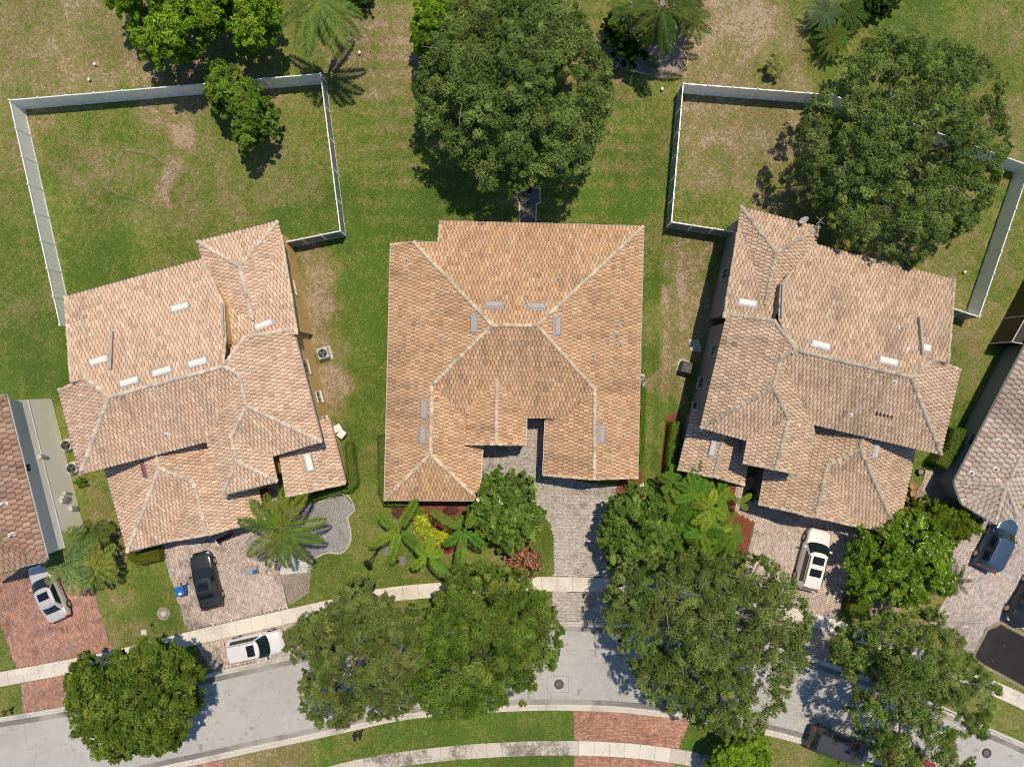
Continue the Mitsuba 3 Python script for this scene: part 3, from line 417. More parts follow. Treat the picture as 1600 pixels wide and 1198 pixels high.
k = thing('brick_border', 'tan paver border around the black asphalt drive', 'border'); tag(k, kind='structure')
for a, b in zip(ed[:-1], ed[1:]):
    a, b = W2(*a), W2(*b); n = max(1, int(np.linalg.norm(b - a) / .42)); ang = math.atan2(*(b - a)[::-1])
    for q in range(n):
        c = a + (b - a) * (q + .5) / n
        add('stone', box(np.linalg.norm(b - a) / n - .015, .22, .06, (c[0], c[1], .015), ang), 'brown_gravel', k)
# planting beds
def bed(name, pts, mat, label, z=.008, cat_='bed', cut=None):
    pg = poly(pts).buffer(.25).buffer(-.25)
    if cut is not None: pg = pg.difference(cut)
    HARD.append(pg); k = add(name, flat(pg, z), mat); tag(k, label, cat_, kind='structure'); return pg
bed('mulch_bed', [(602,770),(750,770),(752,790),(740,815),(740,846),(716,858),(690,866),(672,856),(654,836),(644,816),(622,802),(606,792)], 'red_mulch', 'red mulch bed below the left wing of the single-storey house')
bed('mulch_bed', [(963,735),(1003,735),(1004,770),(985,805),(963,800)], 'red_mulch', 'small red mulch bed right of the grey driveway')
bed('mulch_bed', [(1040,652),(1062,640),(1085,740),(1150,757),(1178,815),(1166,868),(1120,880),(1060,850),(1030,790),(1030,740),(1036,690)], 'red_mulch', 'red mulch bed under the feathery palms')
bed('mulch_bed', [(950,40),(1000,-20),(1050,-20),(1066,60),(1070,96),(1060,116),(1030,122),(960,106),(944,70)], 'brown_gravel', 'bare brown bed under the palm behind the large centre oak')
bed('mulch_bed', [(1445,745),(1478,720),(1500,760),(1500,800),(1478,845),(1400,960),(1340,960),(1330,900),(1400,830)], 'brown_gravel', 'shady soil bed under the white-flowering tree')
gpts = [(430,800),(470,790),(498,785),(538,772),(553,792),(553,798),(544,807),(545,817),(548,830),(547,847),(534,863),(511,863),(490,873),(485,893),(484,925),(452,946),(437,893),(425,843)]
gravel_pg = bed('gravel_bed', gpts, 'grey_gravel', 'grey gravel bed with a curved edge beside the leaning palm')
bed('gravel_bed', [(438,868),(470,872),(482,880),(480,894),(438,897)], 'white_gravel', 'white gravel patch below the leaning palm', z=.02)
bed('gravel_bed', [(440,900),(482,896),(484,925),(452,944)], 'brown_gravel', 'worn brown patch between driveway and lawn', z=.018)
k = add('gravel_ring', flat(ring, .01), 'grey_gravel'); tag(k, 'grey gravel ring left in the tan driveway', 'gravel', kind='structure')
edge_line = smooth_line([(498,784),(538,771),(554,795),(544,807),(545,817),(548,830),(547,847),(534,863.5),(511,863.5),(490,873)], .2)
one('garden_edging', tube(np.c_[edge_line, np.full(len(edge_line), .03)], .055, 6), 'kerb_concrete', 'pale curved edging around the grey gravel bed', 'edging')
bed('concrete_pad', [(1075,530),(1092,531),(1096,550),(1079,549)], 'pad_concrete', 'empty concrete pad beside the taupe house wall', z=.05, cat_='pad')
# small patio behind the centre house
patio = [(809,293),(844,294),(844,317),(838,319),(837,352),(812,352),(812,317),(808,311)]
k = driveway(patio, math.radians(1), [(.20,.19,.185),(.27,.26,.25),(.16,.155,.15)], 8, 'short dark paver path and patio behind the centre house', w=.12, l=.22, stain=.5, name='path', catname='path')
for a, b in zip(patio, patio[1:] + patio[:1]):
    if a[1] > 350 and b[1] > 350: continue
    a, b = W2(*a), W2(*b); L = np.linalg.norm(b - a); c = (a + b) / 2
    add('border', box(L, .10, .07, (c[0], c[1], .025), math.atan2(*(b - a)[::-1])), 'walk_concrete', k)
fx, fy, _ = W(826.5, 299)
fp = thing('fire_pit', 'round dark fire pit at the end of the short rear path', 'fire pit')
mm = trimesh.creation.annulus(.28, .40, .34); add('ring', lift(place(mm, fx, fy), .2), 'plastic_grey', fp)
add('bowl', lift(place(trimesh.creation.cylinder(.27, .05), fx, fy), .2), 'black_metal', fp)
# grass blades on the sunny lawn
def grass(seed, n):
    r = np.random.default_rng(seed)
    hard = unary_union([Polygon([(p[0], p[1]) for p in fc]).buffer(-.5) for h in ROOFS.values() for fc in h['faces'].values()] +
                       [road_pg.buffer(.5), walkN, walkS] + [h.buffer(.06) for h in HARD])
    free = sbox(-43, -32.5, 43, 32.5).difference(hard)
    shapely.prepare(free)
    x, y = r.uniform(-43, 43, n * 2), r.uniform(-32.5, 32.5, n * 2)
    ok = shapely.contains_xy(free, x, y); x, y = x[ok][:n], y[ok][:n]; n = len(x)
    a = r.uniform(0, 2*np.pi, n); h = r.uniform(.025, .07, n); lean = r.uniform(.03, .11, n); w = r.uniform(.012, .03, n)
    d = np.c_[np.cos(a), np.sin(a)]; s = np.c_[-np.sin(a), np.cos(a)]
    V = np.zeros((n, 3, 3)); b = np.c_[x, y]
    V[:, 0, :2] = b + s*w[:, None]; V[:, 1, :2] = b - s*w[:, None]; V[:, 2, :2] = b + d*lean[:, None]; V[:, 2, 2] = h; V[:, :2, 2] = .0
    return trimesh.Trimesh(V.reshape(-1, 3), np.arange(3*n).reshape(-1, 3), process=False)

# ------------------------------------------------------------------ fences
FH = 1.9
def fence(key, tops, inside):
    """Vinyl privacy fence through these post tops: [(px, py, panels to the next post run)...]."""
    P = [W2(a, b, FH) for a, b, _ in tops]
    posts = []
    for (a, b, n), p, q in zip(tops[:-1], P[:-1], P[1:]):
        ang = math.atan2(*(q - p)[::-1]); L = np.linalg.norm(q - p)
        for i in range(n):
            c0, c1 = p + (q - p) * i / n, p + (q - p) * (i + 1) / n; c = (c0 + c1) / 2; l = L / n - .11
            posts.append(c0)
            nb = 6 if n < 9 else 8
            bw = l / nb
            slabs = [box(bw - .012, .016, FH - .26, (-l/2 + bw*(j+.5), 0, .10 + (FH - .26)/2)) for j in range(nb)]
            nin = np.array([-math.sin(ang), math.cos(ang)]); nin = nin * (1 if nin @ (W2(*inside) - c) > 0 else -1) * .009
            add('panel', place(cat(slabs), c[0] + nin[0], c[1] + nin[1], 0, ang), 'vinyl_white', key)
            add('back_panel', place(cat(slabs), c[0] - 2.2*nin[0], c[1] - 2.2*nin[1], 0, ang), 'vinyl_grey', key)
            for zz in (FH - .12, .09): add('rail', place(box(l, .075, .14, (0, 0, zz)), c[0], c[1], 0, ang), 'vinyl_white', key)
    posts.append(P[-1])
    for c in posts:
        cap = trimesh.creation.cone(.105, .09, sections=4); cap.apply_transform(trimesh.transformations.rotation_matrix(math.pi/4, (0, 0, 1)))
        m = cat([box(.127, .127, FH, (0, 0, FH/2)), box(.15, .15, .025, (0, 0, FH + .012)), lift(cap, FH + .025)])
        add('post', place(m, c[0], c[1]), 'vinyl_white', key)
fl = thing('vinyl_fence', 'white vinyl privacy fence around the back yard of the ochre house, at left', 'fence')
fence(fl, [(92.7,507.8,8),(13.9,156.2,11),(500.3,115,5),(531.3,360.6,3),(440.5,379,0)], (280, 250))
fr = thing('vinyl_fence', 'white vinyl privacy fence passing under the right oak, behind the taupe house', 'fence')
fence(fr, [(1149,362,3),(1049.7,346.7,6),(1068,130.3,6),(1301,148,8),(1611,259,7),(1530.7,494.9,2),(1486,480.5,0)], (1300, 270))
# ------------------------------------------------------------------ houses
def plane_of(P):
    P = np.asarray(P, float); M = np.c_[P[:, :2], np.ones(len(P))]
    return np.linalg.lstsq(M, P[:, 2], rcond=None)[0]
def prism(pg, top, toff, bot, boff):
    """Solid under a polygon in plan, between two planes z = ax + by + c."""
    ms = []
    for g in getattr(pg, 'geoms', [pg]):
        if g.is_empty or g.geom_type != 'Polygon' or g.area < .02: continue
        g = g.simplify(.01)
        v, f = trimesh.creation.triangulate_polygon(g, engine='earcut')
        n = len(v); zt = v @ top[:2] + top[2] + toff; zb = v @ bot[:2] + bot[2] + boff
        zt = np.maximum(zt, zb + .01)
        nz = np.cross(v[f[:, 1]] - v[f[:, 0]], v[f[:, 2]] - v[f[:, 0]]); f = np.where((nz < 0)[:, None], f[:, ::-1], f)
        V = np.vstack([np.c_[v, zt], np.c_[v, zb]]); F = [f, f[:, ::-1] + n]
        e = np.vstack([f[:, [0, 1]], f[:, [1, 2]], f[:, [2, 0]]]); key = {tuple(x) for x in e}
        for a, b in e:
            if (b, a) not in key: F.append(np.array([[a, a + n, b + n], [a, b + n, b]]))
        ms.append(trimesh.Trimesh(V, np.vstack(F), process=False))
    return cat(ms) if ms else None
def face_frame(P):
    a, b, c = plane_of(P); n = np.array([-a, -b, 1.0]); n /= np.linalg.norm(n)
    g = np.array([0, 0, 1.0]) - n[2] * n; g /= np.linalg.norm(g); return np.cross(g, n), g, n
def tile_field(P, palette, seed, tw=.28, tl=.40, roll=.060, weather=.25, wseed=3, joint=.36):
    P = np.asarray(P, float); r = np.random.default_rng(seed); a, g, n = face_frame(P)
    o = P[np.argmin(P @ g)]; pl = plane_of(P); P = np.c_[P[:, :2], P[:, :2] @ pl[:2] + pl[2]]
    u, v = (P - o) @ a, (P - o) @ g
    u0 = u.min() - r.uniform(0, tw); K = int((u.max() - u0) / (tw/6)) + 1; C = int(v.max() / tl) + 2
    S = r.uniform(-.055, .055, (C + 2, K // 6 + 3)); pick = r.random((C + 2, K // 6 + 3)); tone = r.normal(1, .06, (C + 2, K // 6 + 3)); lifts = r.uniform(.030, .048, (C + 2, K // 6 + 3))
    pal = np.array(palette); du = tw / 6; prof = [-.012, -.012, roll*.62, roll, roll, roll*.62, -.012]; rows, cols = [], []
    m = len(u)
    for k in range(K):
        uc = u0 + (k + .5) * du; vs = []
        for i in range(m):
            j = (i + 1) % m
            if (u[i] > uc) != (u[j] > uc): vs.append(v[i] + (uc - u[i]) / (u[j] - u[i]) * (v[j] - v[i]))
        vs.sort()
        for va, vb in zip(vs[::2], vs[1::2]):
            for i in range(max(0, int(va / tl) - 1), int(vb / tl) + 2):
                j = (k + 3 * (i % 2)) // 6; j2 = (k + 3 * ((i + 1) % 2)) // 6
                b0 = i * tl + (S[i, j] if i else -.03); b1 = (i + 1) * tl + S[i + 1, j2]
                lo, hi = max(va - .02, b0), min(vb + .02, b1)
                if hi - lo < .03: continue
                st = lifts[i, j]; h0 = st * (1 - (lo - b0) / tl) + .004; h1 = st * (1 - (hi - b0) / tl) + .004
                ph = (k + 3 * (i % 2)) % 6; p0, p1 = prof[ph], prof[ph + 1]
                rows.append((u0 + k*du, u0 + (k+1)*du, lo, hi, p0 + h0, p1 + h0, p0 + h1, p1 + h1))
                cols.append((pick[i, j], tone[i, j] * (joint if ph == 0 else 1.0)))  # valley strip darkened in colour: painted side shadow of the rolls, plus channel dirt
    R = np.array(rows); Cc = np.array(cols); N = len(R)
    q = np.zeros((N, 6, 3))
    for c_, (uu, vv, hh) in enumerate(((0, 2, 4), (1, 2, 5), (1, 3, 7), (0, 3, 6))):
        q[:, c_] = np.c_[R[:, uu], R[:, vv], R[:, hh]]
    q[:, 4] = np.c_[R[:, 0], R[:, 2], R[:, 4] - .06]; q[:, 5] = np.c_[R[:, 1], R[:, 2], R[:, 5] - .06]
    V = o + q[..., :1] * a + q[..., 1:2] * g + q[..., 2:] * n
    F = (np.array([[0, 1, 2], [0, 2, 3], [4, 5, 1], [4, 1, 0]])[None] + 6 * np.arange(N)[:, None, None]).reshape(-1, 3)
    x = Cc[:, 0] * (len(pal) - 1); i0 = np.floor(x).astype(int).clip(0, len(pal) - 2); t = (x - i0)[:, None] ** 2
    col = (pal[i0] * (1 - t) + pal[i0 + 1] * t) * Cc[:, 1:]
    pc = V.mean(1); wz = meshkit.fbm(pc * .33, 4, wseed); wf = meshkit.noise(pc * 1.3, wseed + 7)
    st = meshkit.noise(np.c_[R[:, 0] * 1.5, R[:, 2] * .16, 0 * R[:, 0] + wseed], wseed + 5); st2 = meshkit.noise(np.c_[R[:, 0] * 4.0, R[:, 2] * .4, 0 * R[:, 0]], wseed + 6)
    dark = np.clip((wz * .40 + wf * .15 + st * .28 + st2 * .17 - .50) / .2, 0, 1) * weather * 1.15
    col = col * (1 - dark[:, None]) * (.94 + .12 * meshkit.noise(pc * .15, wseed + 1))[:, None]
    return trimesh.Trimesh(V.reshape(-1, 3), F, process=False), np.repeat(np.clip(col, .01, .9), 6, 0)
def caps(p, q, col, seed, rad=.16, length=.42, up=.06):
    r = np.random.default_rng(seed); p, q = np.asarray(p, float), np.asarray(q, float); L = np.linalg.norm(q - p)
    if p[2] > q[2]: p, q = q, p
    d = (q - p) / L; s = np.cross(d, [0, 0, 1.0]); s /= np.linalg.norm(s); w = np.cross(s, d); n = max(1, int(round(L / length))); th = np.radians(np.linspace(-105, 105, 7)); V, F, C = [], [], []
    for i in range(n):
        c0, c1 = p + d * (L * i / n - .02), p + d * (L * (i + 1) / n + .01); b = len(V) * 14
        jit = s * r.normal(0, .016)
        ring = lambda c, rr, h: c + jit + w * h + rr * (np.sin(th)[:, None] * s + (np.cos(th)[:, None] - .35) * w)
        V.append(np.vstack([ring(c0, rad * 1.06, up + .035), ring(c1, rad * .80, up - .005)]))
        for j in range(6): F += [[b + j, b + j + 8, b + j + 1], [b + j, b + j + 7, b + j + 8]]
        for j in range(1, 6): F.append([b, b + j, b + j + 1])
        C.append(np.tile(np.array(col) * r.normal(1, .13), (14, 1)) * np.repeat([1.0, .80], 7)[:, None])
    me = trimesh.Trimesh(np.vstack(V), F, process=False); return me, np.clip(np.vstack(C), .01, .9)

HOUSE = {}
def house(rn, label, wallmat, palette, capcol, groups, trim='trim_cream', weather=.25, tl=.40, tw=.28, roll=.060, gutter=None, seed=0, wseed=3, extra_caps=(), no_gutter=()):
    R = ROOFS[rn]; key = thing('house', label, 'house'); info = HOUSE[rn] = {'key': key, 'faces': R['faces'], 'edges': []}
    plan = {k: Polygon([p[:2] for p in P]).buffer(0) for k, P in R['faces'].items()}
    info['plan'] = plan
    walls = []
    for names, ov, z0 in groups:
        U = unary_union([plan[k].buffer(.03) for k in names]); ins = U.buffer(-ov - .03, join_style=2)
        for k in names:
            m = prism(plan[k].buffer(.02).intersection(ins), plane_of(R['faces'][k]), -.19, np.array([0, 0, z0]), 0)
            if m is not None: walls.append(m)
        for g in getattr(ins, 'geoms', [ins]):
            c = np.array(g.exterior.simplify(.12).coords)
            if not g.exterior.is_ccw: c = c[::-1]
            info['edges'] += [(c[i], c[i+1], min(plane_of(R['faces'][k])[2] for k in names)) for i in range(len(c) - 1)]
    add('wall', cat(walls), wallmat, key)
    deck = [prism(plan[k], plane_of(P), -.012, plane_of(P), -.15) for k, P in R['faces'].items()]
    roof = add('roof', cat(deck), trim, key); info['roof'] = roof
    for i, (k, P) in enumerate(R['faces'].items()):
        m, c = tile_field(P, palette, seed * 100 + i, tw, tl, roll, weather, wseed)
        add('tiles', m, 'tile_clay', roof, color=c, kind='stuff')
    for i, (p, q) in enumerate(list(R['caps']) + list(extra_caps)):
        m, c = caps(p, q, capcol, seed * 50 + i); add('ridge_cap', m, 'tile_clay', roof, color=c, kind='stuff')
    allp = unary_union(list(plan.values()))
    for i, (p, q) in enumerate(R['rakes']):
        if np.linalg.norm(np.subtract(p, q)) < 1.0: continue
        m, c = caps(p, q, np.array(palette[0]) * .5 + np.array(capcol) * .5, seed * 70 + i, .11, .40, .06); add('barge_tile', m, 'tile_clay', roof, color=c, kind='stuff')
    if gutter:
        for i, (p, q) in enumerate(R['eaves']):
            p, q = np.array(p), np.array(q); L = np.linalg.norm(q - p)
            if L < 1.2 or i in no_gutter: continue
            d = (q - p) / L; s = np.array([-d[1], d[0], 0]); mid = (p + q) / 2
            if allp.contains(Point(*(mid + s * .25)[:2])): s = -s
            if allp.contains(Point(*(mid + s * .25)[:2])): continue
            c = mid + s * .055; ang = math.atan2(d[1], d[0])
            m = cat([box(L, .012, .11, (0, .05, 0)), box(L, .012, .11, (0, -.05, 0)), box(L, .09, .012, (0, 0, -.05))])
            add('gutter', place(m, c[0], c[1], c[2] - .065, ang), gutter, key)
    return info
def wall_hit(info, px, py):
    d = np.array([(px - 800) / FOCAL, -(py - 599) / FOCAL]); best = None
    for A, B, _ in info['edges']:
        e = B - A; L = np.linalg.norm(e)
        if L < .3: continue
        n = np.array([e[1], -e[0]]) / L
        if n @ (-A) <= 0 or abs(n @ d) < 1e-6: continue
        z = CAM_Z - (n @ A) / (n @ d); p = d * (CAM_Z - z); t = (p - A) @ e / L**2
        if -.02 < t < 1.02 and .1 < z < 6.2 and (best is None or z > best[1]): best = (p, z, n, math.atan2(e[1], e[0]))
    return best
def near_wall(info, x, y):
    q = np.array([x, y]); best = None
    for A, B, _ in info['edges']:
        e = B - A; L = np.linalg.norm(e)
        if L < .6: continue
        t = np.clip((q - A) @ e / L**2, .02, .98); p = A + e * t; dd = np.linalg.norm(q - p)
        if best is None or dd < best[0]: best = (dd, p, np.array([e[1], -e[0]]) / L, math.atan2(e[1], e[0]))
    return best[1:]
def window(info, p, z, n, ang, w, h, frame='door_white', sill=True):
    c = p + n * .03
    fr = cat([box(w + .14, .07, .07, (0, 0, h/2 + .035)), box(w + .14, .07, .07, (0, 0, -h/2 - .035)), box(.07, .07, h, (w/2 + .035, 0, 0)), box(.07, .07, h, (-w/2 - .035, 0, 0)), box(.035, .045, h, (0, 0, 0))])
    k = add('window', place(fr, c[0], c[1], z, ang), frame, info['key'])
    add('pane', place(box(w, .03, h), c[0], c[1], z, ang), 'window_glass', k)
    if sill: add('sill', place(box(w + .22, .16, .06), *(p + n * .08), z - h/2 - .10, ang), frame, k)
def door(info, x, y, w, h, kind='door', mat='door_white'):
    p, n, ang = near_wall(info, x, y); c = p + n * .02
    k = add(kind, place(box(w, .06, h), c[0], c[1], h/2 + .02, ang), mat, info['key'])
    nn = 4 if kind == 'garage_door' else 2
    for i in range(nn):
        c2 = p + n * .055
        add('panel', place(box(w - .12, .02, h/nn - .06), c2[0], c2[1], .02 + h*(i+.5)/nn, ang), mat, k)
def on_face(info, face, px, py):
    P = info['faces'][face]; a, b, c = plane_of(P); x, y = (px - 800) / FOCAL, -(py - 599) / FOCAL; m = a*x + b*y; z = (m*CAM_Z + c) / (1 + m)
    return (np.array([x*(CAM_Z - z), y*(CAM_Z - z), z]),) + face_frame(P)
def orient(m, p, a, g, n):
    M = np.eye(4); M[:3, 0], M[:3, 1], M[:3, 2], M[:3, 3] = a, g, n, p; m = m.copy(); m.apply_transform(M); return m
def vent(info, face, px, py, w=1.30, d=.46, mat='vent_white', broken=False):
    p, a, g, n = on_face(info, face, px, py)
    top = m3.Manifold.hull_points(np.array([[sx*(w/2 - i*.03), sy, z] for sx in (-1, 1) for sy, z, i in ((-d/2, .06, 0), (-d/2, .20, 0), (-d/2 + .06, .23, 1), (d/2 - .1, .18, 1), (d/2, .06, 0))], dtype=np.float64)).to_mesh()
    add('flashing', orient(box(w + .24, d + .22, .03, (0, .02, .075)), p, a, g, n), 'lead_grey', info['roof']); add('vent_slot', orient(box(w - .12, .05, .07, (0, -d/2 - .004, .135)), p, a, g, n), 'black_metal', info['roof'])
    k = add('vent', orient(trimesh.Trimesh(top.vert_properties[:, :3], top.tri_verts), p, a, g, n), mat, info['roof'])
def pipe(info, face, px, py, r=.05, h=.35, mat='lead_grey'):
    p, a, g, n = on_face(info, face, px, py)
    m = cat([place(trimesh.creation.cylinder(r, h, sections=10), p[0], p[1], p[2] + h/2), orient(box(.30, .34, .02, (0, 0, .06)), p, a, g, n)])
    add('vent_pipe', m, mat, info['roof'])

ORANGE = [(.66,.455,.28),(.625,.415,.25),(.565,.355,.22),(.68,.49,.32),(.47,.31,.205)]
PEACH = [(.71,.545,.405),(.68,.505,.37),(.62,.435,.32),(.73,.58,.445),(.53,.395,.30)]
SAND = [(.63,.49,.36),(.59,.445,.32),(.53,.385,.275),(.65,.515,.395),(.45,.33,.24)]
BROWN = [(.40,.265,.20),(.37,.235,.17),(.45,.32,.25),(.33,.21,.155)]
ROSE = [(.55,.46,.395),(.51,.41,.345),(.60,.515,.45),(.44,.36,.305)]
up = ['R1','R1b','W0','WL','WR','F0','FR','FH','ER','EL']
hl = house('left', 'two-storey house with pale pink tiled roof and ochre walls, second from the left', 'wall_ochre', PEACH, (.66,.57,.47),
           [(up + ['LH','EH'], .42, 0.0), (['GL','GF','GS','GR'], .40, 0.0), (['KR','KL'], .36, 0.0)], trim='trim_cream', weather=.14, gutter='gutter_grey', seed=1, extra_caps=[(ROOFS['left']['faces']['FR'][0], ROOFS['left']['faces']['FR'][i]) for i in (1, 5)])
hc = house('center', 'wide single-storey house with orange tan tiled roof in the middle', 'wall_cream', ORANGE, (.66,.54,.40),
           [(['L','R','B','F','LW','LF','RW'], .42, 0.0), (['PL','PR'], .30, 2.55)], trim='trim_cream', weather=.18, gutter='gutter_white', seed=2, no_gutter=())
hr = house('right', 'two-storey house with sand brown tiled roof and taupe walls, right of the middle house', 'wall_taupe', SAND, (.50,.43,.34),
           [(up + ['RH'], .42, 0.0), (['GL','GF','GS','GR'], .40, 0.0), (['KR','KL'], .36, 0.0)], trim='trim_grey', weather=.22, gutter=None, seed=3, wseed=11, extra_caps=[(ROOFS['right']['faces']['FR'][0], ROOFS['right']['faces']['FR'][i]) for i in (1, 5)])
hw = house('west', 'brown-tiled house with tall pale grey side wall, at the left edge', 'wall_grey', BROWN, (.36,.25,.19), [(['R','N','S'], .34, 0.0)], trim='trim_grey', weather=.3, tw=.42, tl=.46, gutter='gutter_white', seed=4)
he = house('east', 'rose grey tiled house with faceted front bay, at the right edge', 'wall_slate', ROSE, (.56,.49,.41), [(['L','T1','T2','T3','RR'], .42, 0.0)], trim='trim_brown', weather=.3, tw=.42, tl=.46, gutter='gutter_white', seed=5)
# vents and pipes
for f, x, y in (('R1',282,481),('R1',156,564),('R1',254,581),('R1',203,597),('R1',310,567)): vent(hl, f, x, y)
vent(hl, 'R1b', 413, 508); vent(hl, 'KR', 482, 722, 1.3, .5, 'vent_white'); vent(hl, 'GL', 227, 732, 1.2, .36, 'vent_maroon'); pipe(hl, 'F0', 261, 678, .06, .4, 'pipe_white')
for f, x, y in (('B',772,477),('B',837,479)): vent(hc, f, x, y, 1.25, .45, 'vent_grey')
for f, x, y in (('L',741,506),('L',663,640),('L',661,679)): vent(hc, f, x, y, 1.25, .45, 'vent_grey')
for f, x, y in (('R',870,510),('R',939,678)): vent(hc, f, x, y, 1.25, .45, 'vent_grey')
for f, x, y in (('L',636,407),('L',624,547),('L',645,531),('L',689,527),('R',964,524),('R',970,538),('R',928,556),('R',966,508),('R',975,680),('B',873,436)): pipe(hc, f, x, y)
p_, a_, g_, n_ = on_face(hc, 'L', 731, 509)
add('new_tile', orient(box(.62, .30, .05, (0, 0, .05)), p_, a_, g_, n_), 'orange_tile', hc['roof'], label='bright orange replacement tiles beside a vent')
for f, x, y in (('R1',1281,540),('R1',1387,565)): vent(hr, f, x, y)
vent(hr, 'R1', 1445, 544, .72, .5); vent(hr, 'R1b', 1167, 474); vent(hr, 'KR', 1114, 700, 1.2, .42, 'ac_grey'); vent(hr, 'GL', 1367, 703, 1.15, .36, 'ac_grey')
for f, x, y in (('R1',1402,512),('F0',1397,597),('F0',1328,648),('EL',1247,665),('R1',1421,547)): pipe(hr, f, x, y, .055, .34, 'pipe_white')
for i in range(5):
    p_, a_, g_, n_ = on_face(hr, 'F0', 1369 + i*5.6, 645.5 + i*1.6); add('vent_slot', orient(box(.14, .30, .05, (0, 0, .06)), p_, a_, g_, n_), 'black_metal', hr['roof'])
for x, y in ((8,785),(20,834)): pipe(hw, 'R', x, y, .10, .4, 'pipe_white')
for x, y in ((1560,688),(1556,732),(1518,738)): pipe(he, 'L', x, y, .07, .35, 'pipe_white')
def step_trim(info, face, a, b, mat):
    p = on_face(info, face, *a)[0]; q = on_face(info, face, *b)[0]; d = q - p; L = np.linalg.norm(d); d /= L; g = np.cross(np.array([-plane_of(info['faces'][face])[0], -plane_of(info['faces'][face])[1], 1.0]), d); g /= np.linalg.norm(g)
    add('step_flashing', orient(cat([box(L, .08, .34, (0, 0, .17)), box(L, .15, .04, (0, .03, .34))]), (p + q)/2, d, g, np.cross(d, g)), mat, info['roof'])
step_trim(hl, 'R1', (178.5, 519), (175.5, 579), 'trim_grey'); step_trim(hl, 'R1', (349, 476), (351.5, 528), 'trim_grey'); step_trim(hr, 'R1', (1433, 497), (1438, 555), 'trim_grey'); step_trim(hr, 'R1', (1220.5, 446), (1218.5, 499), 'trim_grey')
# windows, doors
def win_px(info, px, py, w, h, **k):
    r = wall_hit(info, px, py)
    if r: window(info, *r, w, h, **k)
for x, y in ((497.5,620),(508,659)): win_px(hl, x, y, .75, 1.0)
win_px(hl, 477, 573, 1.0, 1.2, frame='trim_cream'); win_px(hl, 455, 448, 1.0, 1.2, frame='trim_cream')
for x, y in ((1133.5,428),(1116.5,548),(1096,598),(1086,637)): win_px(hr, x, y, .8, 1.2, frame='trim_grey')
win_px(hr, 1107, 604, .8, 1.0, frame='trim_grey')
win_px(hw, 41, 731, .55, .75, frame='wall_grey', sill=False); win_px(he, 1523, 687, .9, 1.1, frame='gutter_grey')
for info, pts in ((hc, ((640,782),(700,782))), (hl, ((218,858),(500,765))), (hr, ((1085,740),(1380,830)))):
    for x, y in pts:
        p_, n_, ang = near_wall(info, *W2(x, y)); window(info, p_, 1.5, n_, ang, 1.5, 1.4)
for info, x, y, w in ((hc, 920, 760, 4.9), (hl, 330, 845, 4.8), (hr, 1260, 825, 4.8)): door(info, *W2(x, y), w, 2.15, 'garage_door')
door(hc, *W2(836, 645), 1.7, 2.3, 'front_door', 'wood_brown'); door(hl, *W2(423, 770), 1.1, 2.3, 'front_door', 'wood_brown'); door(hr, *W2(1178, 720), 1.1, 2.3, 'front_door', 'wood_brown')
for x, y in ((733,690),(816,690)):
    c = W(x, y, 1.3); add('porch_column', cat([place(box(.42, .42, 2.62), c[0], c[1], 1.31), place(box(.54, .54, .12), c[0], c[1], .06), place(box(.54, .54, .12), c[0], c[1], 2.5)]), 'wall_cream', hc['key'])
# band and wall fittings of the west house
A, B = max(((a, b) for a, b, _ in hw['edges'] if (b - a)[1] > 0), key=lambda e: np.linalg.norm(e[1] - e[0]))
e = (B - A) / np.linalg.norm(B - A); nrm = np.array([e[1], -e[0]]); c = (A + B) / 2 + nrm * .02; ang = math.atan2(e[1], e[0]); L = np.linalg.norm(B - A)
add('band', place(box(L, .02, .05), c[0], c[1], 2.85, ang), 'wall_grey', hw['key'])
for px, py, s in ((62,713,.28),(96,782,.34),(100,770,.2),(98,778,.3),(111,794,.36)):
    r = wall_hit(hw, px, py)
    if r:
        p_, z_, n_, an_ = r; q = p_ + n_ * .12
        kk = add('meter_box', place(box(s, .20, s * 1.25), q[0], q[1], z_, an_), 'ac_grey', hw['key'])
# screened cage of the east house
cage = thing('screen_enclosure', 'black screened patio enclosure with pale frame at the right edge', 'screen enclosure')
cp = [W2(x, y, 2.6) for x, y in ((1581,534),(1604,493),(1650,405),(1700,430),(1640,545))]
for i in range(5):
    a, b = cp[i], cp[(i+1) % 5]; L = np.linalg.norm(b - a); m_ = (a + b)/2; an = math.atan2(*(b-a)[::-1])
    add('rail', place(box(L, .06, .06), m_[0], m_[1], 2.6, an), 'gutter_white', cage)
    add('screen', place(box(L - .1, .01, 2.5), m_[0], m_[1], 1.28, an), 'black_metal', cage)
    add('post', place(box(.07, .07, 2.57), a[0], a[1], 1.285, an), 'gutter_white', cage)
add('roof_screen', flat(Polygon(cp).buffer(-.05), 2.58), 'black_metal', cage)
